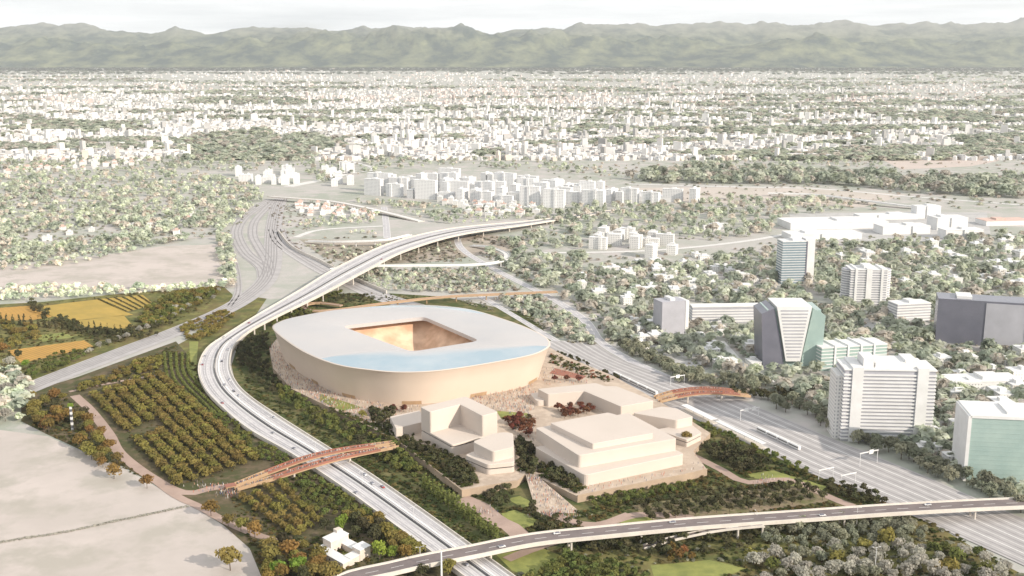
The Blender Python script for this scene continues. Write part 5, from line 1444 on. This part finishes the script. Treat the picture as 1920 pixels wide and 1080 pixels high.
cluster([(1690, 830), (1800, 800), (1830, 850), (1800, 880), (1740, 850)], 9, 22, (12, 24), (9, 14), (5, 9), .1, 'pale low house between the railway trees and the green office', 'houses by the green office')
cluster([(1180, 610), (1230, 600), (1240, 650), (1200, 655)], 6, 22, (14, 24), (10, 14), (6, 9), .3, 'low white building behind the railway near the grey slab', 'low buildings near the grey slab')
cluster([(1690, 560), (1920, 480), (1920, 540), (1760, 540)], 12, 34, (16, 30), (10, 18), (6, 14), .1, 'pale building in the woods behind the dark office', 'buildings behind the dark office')
cluster([(1760, 680), (1920, 670), (1920, 780), (1780, 770)], 12, 26, (14, 30), (12, 18), (6, 12), .1, 'pale low building between apartment tower and green office', 'low buildings by the apartment tower')
cluster([(1300, 620), (1420, 625), (1420, 690), (1340, 690)], 8, 28, (14, 24), (10, 15), (5, 9), .2, 'pale low building below the grey slab', 'low buildings below the grey slab')
cluster([(0, 308), (120, 300), (280, 306), (250, 316), (60, 322), (0, 330)], 40, 22, (10, 22), (9, 14), (6, 14), .1, 'small white house at the edge of the wood beyond the fields', 'houses at the wood edge', roofs=('white', 'pink_roof'))
cluster([(60, 430), (220, 420), (380, 400), (400, 440), (240, 452), (100, 460)], 10, 40, (9, 16), (8, 11), (5, 8), .1, 'tiny white farm building in the wood clearing', 'farm buildings in the wood', roofs=('white', 'pink_roof'))
# warehouses
for k, (x, y, w_, d_, h_, nm) in enumerate([(1560, 424, 190, 70, 12, 'long flat white warehouse at the road'), (1540, 446, 130, 45, 10, 'nearest flat white warehouse in front of the long one'), (1690, 436, 90, 40, 14, 'white warehouse in the middle of the yard'), (1775, 428, 60, 40, 22, 'taller pale works building of the warehouse yard'), (1800, 446, 70, 30, 16, 'pale works building at the end of the yard'), (1660, 410, 120, 30, 9, 'narrow white shed behind the warehouses'), (1735, 408, 50, 24, 24, 'small tall store behind the warehouses'), (1230, 376, 110, 40, 10, 'flat white shed beside the estate'), (1340, 430, 50, 24, 9, 'small pale shed before the warehouses'), (1880, 420, 90, 40, 9, 'pinkish shed at the end of the yard')]):
    p = P(x, y); block(nm, 'warehouses', p.x, p.y, w_, d_, h_, 0.12 if x > 1300 else -.3, 'white', 'pink_roof' if 'pinkish' in nm else 'white', 'warehouse', 'warehouse')

# ------------------------------------------------------------ large buildings beyond the railway
def slab_tower(name, label, glass, slab, storey=3.4, piers=(), roof_boxes=(), over=0.5, gap=1.2, sides=True):
    (fx_, fy_), w_, d_, h_, rz = TW[name]
    p = P(fx_, fy_)
    c = Vector((p.x, p.y, 0)) + Vector((-math.sin(rz), math.cos(rz), 0)) * d_ / 2
    r_ = tag(empty(name, (c.x, c.y, 0), rz), label, 'building')
    mb = MB(); mb.box((0, 0, -0.3), (w_, d_, h_ + 0.3)); mb.build('walls', M[glass], r_)
    z = storey
    while z < h_ - 0.5:
        mb = MB(); mb.box((0, 0, z - gap), (w_ + 2 * over, d_ + 2 * over, gap)); mb.build('floor_band', M[slab], r_); z += storey
    mb = MB(); mb.box((0, 0, h_), (w_ + 2 * over + .1, d_ + 2 * over + .1, 1.2)); mb.build('roof', M[slab], r_)
    for x0, pw in piers:
        mb = MB(); mb.box((x0 * w_, 0, -0.3), (pw, d_ + 2 * over + 1.6, h_ + 3.0)); mb.build('pier', M['white'], r_)
    for x0, bw, bh in roof_boxes:
        mb = MB(); mb.box((x0 * w_, 0, h_ + 1.19), (bw, d_ * .7, bh)); mb.build('roof_house', M['white'], r_)
    return r_, w_, d_, h_
r_, w_, d_, h_ = slab_tower('glass_tower', 'blue glass office tower with white floor lines and a dark end among trees', 'glass_blue', 'steel', 3.6, (), ((0.1, 10, 3),), .25, 0.9)
mb = MB(); mb.box((w_ / 2 + 1.2, 0, -0.3), (2.0, d_ + 1, h_ + 0.8)); mb.build('end_wall', M['glass_dark'], r_)
mb = MB(); mb.box((w_ / 2 + 9.5, 5, -0.3), (14, d_ * .7, h_ + 3)); mb.build('stair_core', M['white'], r_)
r_, w_, d_, h_ = slab_tower('round_tower', 'white apartment tower with rounded balcony wings and a central pier', 'grey_wall', 'white', 3.2, ((0.0, 7), (-0.36, 3), (0.36, 3)), ((0.0, 12, 4),), .9, 1.3)
for sx_ in (-1, 1):
    mb = MB()
    zz = 0
    while zz < h_ - 3:
        mb.cyl((sx_ * w_ * .5, 0, zz + 1.9), (sx_ * w_ * .5, 0, zz + 3.2), 9, 9, 18); zz += 3.2
    mb.cyl((sx_ * w_ * .5, 0, -0.2), (sx_ * w_ * .5, 0, h_), 8, 8, 18, 1)
    mb.build('balcony_wing', [M['white'], M['grey_wall']], r_)
r_, w_, d_, h_ = slab_tower('dark_office', 'broad dark office block with a thin white edge at its corner', 'glass_dark', 'glass_dark', 3.8, (), ((-.2, 16, 3),), .12, 0.7)
mb = MB(); mb.box((w_ * .5 + .8, -d_ * .5, -0.3), (2.4, 2.4, h_ + 1.5)); mb.build('corner_edge', M['white'], r_)
mb = MB(); mb.box((w_ * .27, -d_ * .5 - .4, 2), (w_ * .45, 0.6, h_ - 3)); mb.build('facade_panel', M['grey_wall'], r_)
r_, w_, d_, h_ = slab_tower('grey_slab', 'plain grey slab with a white end wall behind the railway', 'grey_wall', 'grey_wall', 40, (), ((0, 6, 3),), .1)
mb = MB(); mb.box((w_ * .5 + 2.4, 0, -0.3), (4.4, d_ + .8, h_ + 1)); mb.build('end_wall', M['white'], r_)
slab_tower('long_hall', 'long low white slab joined to the grey one in the trees', 'grey_wall', 'white', 3.4, (), (), .5, 1.8)
slab_tower('low_white', 'low white block with rounded look beside the white tower', 'grey_wall', 'white', 3.4, (), ((0, 10, 3),), .5, 1.9)
slab_tower('low_hall', 'low flat white hall beyond the apartment tower', 'white', 'white', 11, (), ((.1, 20, 3),), .4)
slab_tower('low_glass', 'low greenish glass building with pale floor lines', 'glass_green', 'white', 3.6, ((-.3, 2), (-.1, 2), (.1, 2), (.3, 2)), (), .4, .9)
# the tower with the white upside-down wedge between green glass flanks
(fx_, fy_), w_, d_, h_, rz = TW['wedge_tower']
p = P(fx_, fy_); r_ = tag(empty('wedge_tower', (p.x, p.y + d_ / 2, 0), rz), 'tower with a white face narrowing downward between dark green glass flanks', 'building')
mb = MB(); mb.box((0, 2, -0.3), (w_ * .9, d_, h_ - 4)); mb.build('core', M['glass_green'], r_)
def xz(mb, poly, y0, y1, m=0):
    n = len(poly)
    mb.face([(a, y0, b) for a, b in poly], m); mb.face([(a, y1, b) for a, b in reversed(poly)], m)
    for k in range(n):
        a, b = poly[k], poly[(k + 1) % n]
        mb.face([(a[0], y0, a[1]), (a[0], y1, a[1]), (b[0], y1, b[1]), (b[0], y0, b[1])], m)
mb = MB(); xz(mb, [(-7, 8), (8, 8), (17, h_), (-19, h_)], -d_ / 2 - 3, d_ / 2 + 3.4); mb.build('white_wedge', M['white'], r_)
for k in range(15):
    z0 = 12 + k * 3.5
    if z0 > h_ - 4: break
    f_ = (z0 - 8) / (h_ - 8)
    mb = MB(); mb.box(((.5 - 1) * 0 + (8 + 9 * f_ - 7 - 12 * f_) / 2, -d_ / 2 - 3.06, z0), (12 + 18 * f_, 0.3, 1.5)); mb.build('window_band', M['grey_wall'], r_)
for sx_, pl in ((-1, [(-30, 0), (-9, 0), (-9, 12), (-21, h_ - 2), (-34, h_ - 8)]), (1, [(10, 0), (30, 0), (32, h_ - 10), (19, h_ - 2), (10, 12)])):
    mb = MB(); xz(mb, pl, -d_ / 2 - 1, d_ / 2 + 2.6); mb.build('glass_flank', M['glass_dark'] if sx_ < 0 else M['glass_green'], r_)
r_, w_, d_, h_ = slab_tower('apartment_tower', 'large white apartment tower with striped balconies between two tall piers', 'grey_wall', 'white', 3.1, ((-0.36, 9), (0.36, 9)), ((0.0, 26, 5), (-.22, 10, 8), (.24, 10, 7)), .9, 1.45)
mb = MB(); mb.box((-w_ / 2 - 3, 2, -.3), (5, d_ * .8, h_ - 6)); mb.build('side_wing', M['suburb'], r_)
r_, w_, d_, h_ = slab_tower('green_office', 'green glass office with a white frame at its top and edge', 'glass_green', 'glass_green', 3.6, (), ((.1, 20, 3),), .12, .8)
for x0, zz, bw, bh in ((-w_ / 2 - .8, -.3, 2.6, h_ + 2.2), (0, h_ + .4, w_ + 1, 2.2)):
    mb = MB(); mb.box((x0, 0, zz), (bw, d_ + 1.6, bh)); mb.build('white_frame', M['white'], r_)

# ------------------------------------------------------------ railway and road furniture
def gantry(x, y, rz, w_, h_, board, label):
    p = P(x, y); r_ = tag(empty('signal_gantry', (p.x, p.y, 0), rz), label, 'gantry')
    for sx_ in (-1, 1):
        mb = MB(); mb.cyl((sx_ * w_ / 2, 0, -.3), (sx_ * w_ / 2, 0, h_), .28, .22, 8); mb.build('post', M['steel'], r_)
    mb = MB(); mb.box((0, 0, h_ - .2), (w_ + 1.2, .5, .8)); mb.build('beam', M['steel'], r_)
    for bx in board:
        mb = MB(); mb.box((bx * w_, -.5, h_ - 1.6), (4.2, .3, 3.4)); mb.build('board', M['white'], r_)
tdir = P(1500, 880) - P(1400, 830); trz = math.atan2(tdir.y, tdir.x) + math.pi / 2
gantry(1405, 787, trz, 20, 10, (-.2, .2), 'white signal gantry with two boards, nearest the red footbridge')
gantry(1628, 872, trz, 18, 11, (.1,), 'white signal gantry with one board in the middle of the railway')
gantry(1548, 898, trz, 14, 8, (), 'bare white portal frame beside the platform end')
gantry(1590, 908, trz, 14, 8, (), 'bare white portal frame nearest the overpass')
gantry(1270, 722, trz, 16, 9, (0,), 'small signal gantry just behind the red footbridge')
def canopy(a, b, w_, label):
    pa, pb = P(*a), P(*b); line = even([pa, pb], 12); Lp, Rp = edges(line, w_)
    r_ = tag(empty('platform_roof', (0, 0, 0)), label, 'platform roof')
    mb = MB(); mb.strip(Lp, Rp, -.12, 1.12, -0.2, 1.0); mb.build('platform', M['concrete'], r_)
    mb = MB(); mb.strip(Lp, Rp, 0, 1, 4.6, 5.0); mb.build('roof', M['white'], r_)
    for q in line[1:-1]:
        mb = MB(); mb.cyl((q.x, q.y, .9), (q.x, q.y, 4.7), .22, .22, 6); mb.build('post', M['steel'], r_)
canopy((1282, 768), (1338, 796), 7, 'white platform roof nearest the red footbridge')
canopy((1345, 799), (1432, 842), 5, 'longer white platform roof beside the wedge building')
def train(a, b, n, label):
    pa, pb = P(*a), P(*b); d = (pb - pa) / n; rz = math.atan2(d.y, d.x)
    r_ = tag(empty('train', (0, 0, 0)), label, 'train')
    for k in range(n):
        c = pa + d * (k + .5)
        L_ = d.length - 1.0
        q = rounded([Vector((-L_ / 2, -1.45)), Vector((L_ / 2, -1.45)), Vector((L_ / 2, 1.45)), Vector((-L_ / 2, 1.45))], .5, 3)
        mb = MB(); mb.prism([(p.x, p.y) for p in q], .7, 3.9, chamfer=.35); o = mb.build('carriage', M['white'], r_, loc=(c.x, c.y, .3)); o.rotation_euler.z = rz
        mb = MB(); mb.box((0, 0, 2.0), (L_ * .9, 2.96, .9)); mb.build('window_band', M['band'], o)
        mb = MB(); mb.box((-L_ * .34, 0, 0), (3, 2, .75)); mb.box((L_ * .34, 0, 0), (3, 2, .75)); mb.build('bogie', M['dark_joint'], o)
train((1150, 703), (1232, 742), 5, 'white train standing behind the low L-shaped building')
train((1420, 808), (1500, 846), 4, 'pale train on the middle tracks past the platforms')
# masts
def mast(x, y, h_, z, label, arms=2, r=.16):
    p = P(x, y, z); r_ = tag(empty('lamp_mast', (p.x, p.y, z), rnd.uniform(0, 3)), label, 'street lamp')
    mb = MB(); mb.cyl((0, 0, -.3), (0, 0, h_), r * 1.5, r, 8); mb.build('pole', M['steel'], r_)
    for k in range(arms):
        a = 2 * math.pi * k / arms
        mb = MB(); mb.cyl((0, 0, h_ - .1), (2.0 * math.cos(a), 2.0 * math.sin(a), h_ + .3), .09, .07, 6); o = mb.build('arm', M['steel'], r_)
        mb = MB(); mb.box((2.3 * math.cos(a), 2.3 * math.sin(a), h_ + .2), (1.1, .5, .18), a); mb.build('lamp_head', M['white'], o)
mast(788, 1064, 14, 0, 'tall white mast beside the motorway just before the overpass')
mast(828, 1090, 20, 0, 'thickest white mast in front of the overpass', 3, .5)
mast(1640, 1076, 18, 0, 'tall lamp mast among the silvery trees', 2)
mast(1606, 985, 13, 0, 'lamp mast at the near side of the overpass end', 2)
mast(1418, 990, 12, 0, 'lamp mast at the start of the slip road', 1)
for k in range(9):
    q = 128 + k * 14
    if q < len(mwL):
        p = mwL[q].lerp(mwR[q], .5)
        r_ = tag(empty('lamp_mast', (p.x, p.y, p.z), math.atan2((mwR[q] - mwL[q]).y, (mwR[q] - mwL[q]).x)), 'double armed lamp on the motorway median, ' + ORD[k] + ' from the bend', 'street lamp', 'lamps on the motorway median')
        mb = MB(); mb.cyl((0, 0, 0), (0, 0, 11), .16, .1, 6); mb.build('pole', M['steel'], r_)
        for s_ in (-1, 1):
            mb = MB(); mb.cyl((0, 0, 10.9), (2.4 * s_, 0, 11.3), .08, .06, 6); mb.box((2.8 * s_, 0, 11.2), (1.2, .4, .16)); mb.build('lamp_arm', M['steel'], r_)
# striped pylon at the field corner, kiosk at the footbridge
p = P(136, 806); r_ = tag(empty('pylon_sign', (p.x, p.y, 0)), 'tall white and black striped pylon at the corner of the pale field', 'pylon')
mb = MB()
for k in range(9):
    mb.box((0, 0, 2.4 * k - .2), (1.7, 1.7, 2.41), 0, 0 if k % 2 == 0 else 1)
mb.build('shaft', [M['white'], M['dark_joint']], r_)
mb = MB(); mb.box((0, 0, 21.4), (4.5, 1.9, 2.6)); mb.build('top_board', M['leaf_bright'], r_)
p = P(432, 918); r_ = tag(empty('kiosk', (p.x, p.y, 0), .5), 'small orange roofed kiosk at the landing of the red footbridge', 'kiosk')
mb = MB(); mb.box((0, 0, -.2), (7, 5, 3.6)); mb.build('walls', M['bridge_tan'], r_)
mb = MB(); mb.box((0, 0, 3.41), (8, 6, .5)); mb.build('roof', M['bridge_red'], r_)
mb = MB(); mb.box((0, -2.55, .3), (5, .3, 2.2)); mb.build('window', M['band'], r_)

# ------------------------------------------------------------ traffic
def car_meshes(paint):
    mb = MB()
    prof = [(-2.2, .35), (2.2, .35), (2.25, .75), (1.3, .95), (-2.2, 1.0)]
    xz(mb, prof, -.88, .88); b_ = mb.build('body', paint); b = b_.data; bpy.data.objects.remove(b_)
    mb = MB(); xz(mb, [(-1.95, .98), (1.15, .93), (.45, 1.45), (-1.5, 1.48)], -.78, .78); b_ = mb.build('cabin', M['glass_dark']); c = b_.data; bpy.data.objects.remove(b_)
    mb = MB(); mb.cyl((0, -.1, 0), (0, .1, 0), .33, .33, 10); b_ = mb.build('wheel', M['dark_joint']); w_ = b_.data; bpy.data.objects.remove(b_)
    return b, c, w_
CARS = [(n_, car_meshes(mat('car paint ' + n_, c_, None, 1, 0.3, spec=.5))) for n_, c_ in (('white', (.8, .8, .8)), ('silver', (.45, .46, .48)), ('black', (.03, .03, .035)), ('red', (.4, .04, .03)), ('blue', (.06, .1, .25)))]
def car(p, d, label, group, which):
    n_, (b, c, w_) = CARS[which]
    r_ = tag(empty('car', p, math.atan2(d.y, d.x)), label.format(n_), 'car', group)
    for nm, me, loc in (('body', b, (0, 0, 0)), ('cabin', c, (0, 0, 0))) + tuple(('wheel', w_, (x, y, .33)) for x in (-1.35, 1.4) for y in (-.8, .8)):
        o = bpy.data.objects.new(nm, me); o.parent = r_; o.location = loc; col.objects.link(o)
used_ = {}
for k in range(26):
    q = rnd.randrange(58, len(mwL) - 2); t = rnd.choice((.13, .25, .36, .62, .73, .84)); p = mwL[q].lerp(mwR[q], t); d = mwL[q + 1] - mwL[q]
    if t < .5: d = -d
    if any((p - u_).length < 9 for u_ in used_.setdefault('m', [])): continue
    used_['m'].append(p); w_ = rnd.choice((0, 0, 0, 1, 1, 1, 2, 3))
    car((p.x, p.y, p.z + .1), d, '{} car on the ' + ('outer' if t > .5 else 'inner') + ' carriageway of the curved motorway', 'cars on the motorway, ' + ('outer ' if t > .5 else 'inner ') + CARS[w_][0], w_)
ol, oL, oR = ovp
for k, (f_, t, w_, lab) in enumerate(((.24, .3, 0, 'on the overpass right above the motorway'), (.185, .7, 0, 'on the overpass just before the motorway'), (.36, .3, 1, 'halfway along the overpass'), (.50, .7, 0, 'on the overpass near the slip road'), (.62, .3, 0, 'near the far end of the overpass'))):
    q = int(f_ * (len(ol) - 2)); p = oL[q].lerp(oR[q], t); d = ol[q + 1] - ol[q]
    car((p.x, p.y, p.z + .08), d if t > .5 else -d, '{} car ' + lab, None, w_)

# ------------------------------------------------------------ people on the plaza, ramp and bridges: a crowd too many to count
def crowd():
    mbp = []
    def ring(r, z): return [(r * math.cos(a), r * .65 * math.sin(a), z) for a in (0.785, 2.356, 3.927, 5.498)]
    lv = [ring(.16, 0), ring(.20, .45), ring(.20, .9), ring(.27, 1.35), ring(.10, 1.48), ring(.13, 1.6), ring(.09, 1.76)]
    for a, b in zip(lv, lv[1:]):
        for k in range(4): mbp.append([a[k], a[(k + 1) % 4], b[(k + 1) % 4], b[k]])
    mbp.append(lv[-1])
    T = np.array(mbp, float)
    pos, cl = [], []
    cols_ = [(.5, .16, .11), (.5, .28, .2), (.10, .10, .12), (.3, .28, .27), (.12, .14, .25), (.6, .58, .55), (.7, .68, .66), (.25, .2, .18), (.45, .3, .2)]
    hole = [(p.x, p.y) for p in outl]
    blocks = [ccw([aL, aF, aR, aB]), q0, bl, list(c1), dp, ep, e2, dt]
    def add(p):
        pos.append((p.x, p.y, p.z)); cl.append(cols_[rnd.randrange(len(cols_))])
    areas = [([(505, 650), (530, 625), (640, 760), (620, 766), (545, 728), (510, 690)], 900), ([(560, 720), (700, 745), (740, 775), (690, 795), (600, 755)], 520), ([(860, 745), (1000, 715), (1010, 760), (985, 785), (930, 770)], 800),
             ([(960, 790), (1010, 780), (1005, 895), (972, 890)], 260), ([(1010, 690), (1100, 690), (1120, 720), (1010, 722)], 200), ([(640, 765), (790, 760), (760, 830), (700, 800)], 260), ([(1080, 915), (1290, 880), (1300, 850), (1320, 880), (1085, 928)], 110), ([(1225, 745), (1246, 760), (1300, 790), (1290, 770)], 60)]
    for pix, n in areas:
        n = int(n * .7); k = 0
        for _ in range(n * 6):
            if k >= n: break
            x, y = rnd.uniform(min(a[0] for a in pix), max(a[0] for a in pix)), rnd.uniform(min(a[1] for a in pix), max(a[1] for a in pix))
            if not inpoly(x, y, pix): continue
            p = P(x, y, PZ)
            if not inpoly(p.x, p.y, podw): continue
            if any(inpoly(p.x, p.y, b) for b in blocks): continue
            dv = Vector((p.x - cen.x, p.y - cen.y)); ka = int((math.atan2(dv.y, dv.x) + math.pi) / (2 * math.pi) * NT) % NT
            if dv.length < r_out[ka] - 11: continue
            add(p + Vector((0, 0, .07))); k += 1
    for _ in range(240):                                     # on the ramp
        t, s_ = rnd.random(), rnd.uniform(.06, .94)
        a, b = P(985, 889, PZ).lerp(P(1013, 897, PZ), s_), P(1006, 962, .2).lerp(P(1090, 962, .2), s_)
        add(a.lerp(b, t) + Vector((0, 0, .04)))
    for x0, y0, rx, n in ((432, 925, 24, 130), (1040, 968, 40, 160), (390, 915, 40, 60), (1440, 905, 30, 60), (915, 960, 16, 30)):
        for _ in range(n): add(P(x0 + rnd.gauss(0, rx * .5), y0 + rnd.gauss(0, 5)) + Vector((0, 0, .4)))
    for fbx, n in ((fb1, 420), (fb2, 200)):
        for line, Lp, Rp in fbx:
            for _ in range(n):
                q = rnd.uniform(1, len(line) - 2); i = int(q); t = rnd.uniform(.12, .88)
                add(Lp[i].lerp(Lp[i + 1], q - i).lerp(Rp[i].lerp(Rp[i + 1], q - i), t) + Vector((0, 0, .07)))
    n = len(pos)
    o = stuff_mesh('crowd', [T], np.array(pos), np.ones((n, 2)), np.array(cl), M['vcol'])
    o['label'] = 'crowd of tiny people on the plaza, the ramp and the red footbridges'
crowd()

# ------------------------------------------------------------ the air between here and the mountains
mb = MB(); mb.box((0, 13000, -30), (60000, 40000, 2200))
hz = mb.build('haze', [bpy.data.materials.new('pale air')])
hz['kind'] = 'stuff'
hm = hz.data.materials[0]; hm.use_nodes = True
N, L = hm.node_tree.nodes, hm.node_tree.links
for n in list(N): N.remove(n)
ho = N.new('ShaderNodeOutputMaterial'); hv = N.new('ShaderNodeVolumePrincipled')
hv.inputs['Color'].default_value = (0.92, 0.965, 1.0, 1); hv.inputs['Density'].default_value = 1.65e-5; hv.inputs['Anisotropy'].default_value = 0.2
L.new(hv.outputs[0], ho.inputs['Volume'])
print('objects', len(bpy.data.objects))
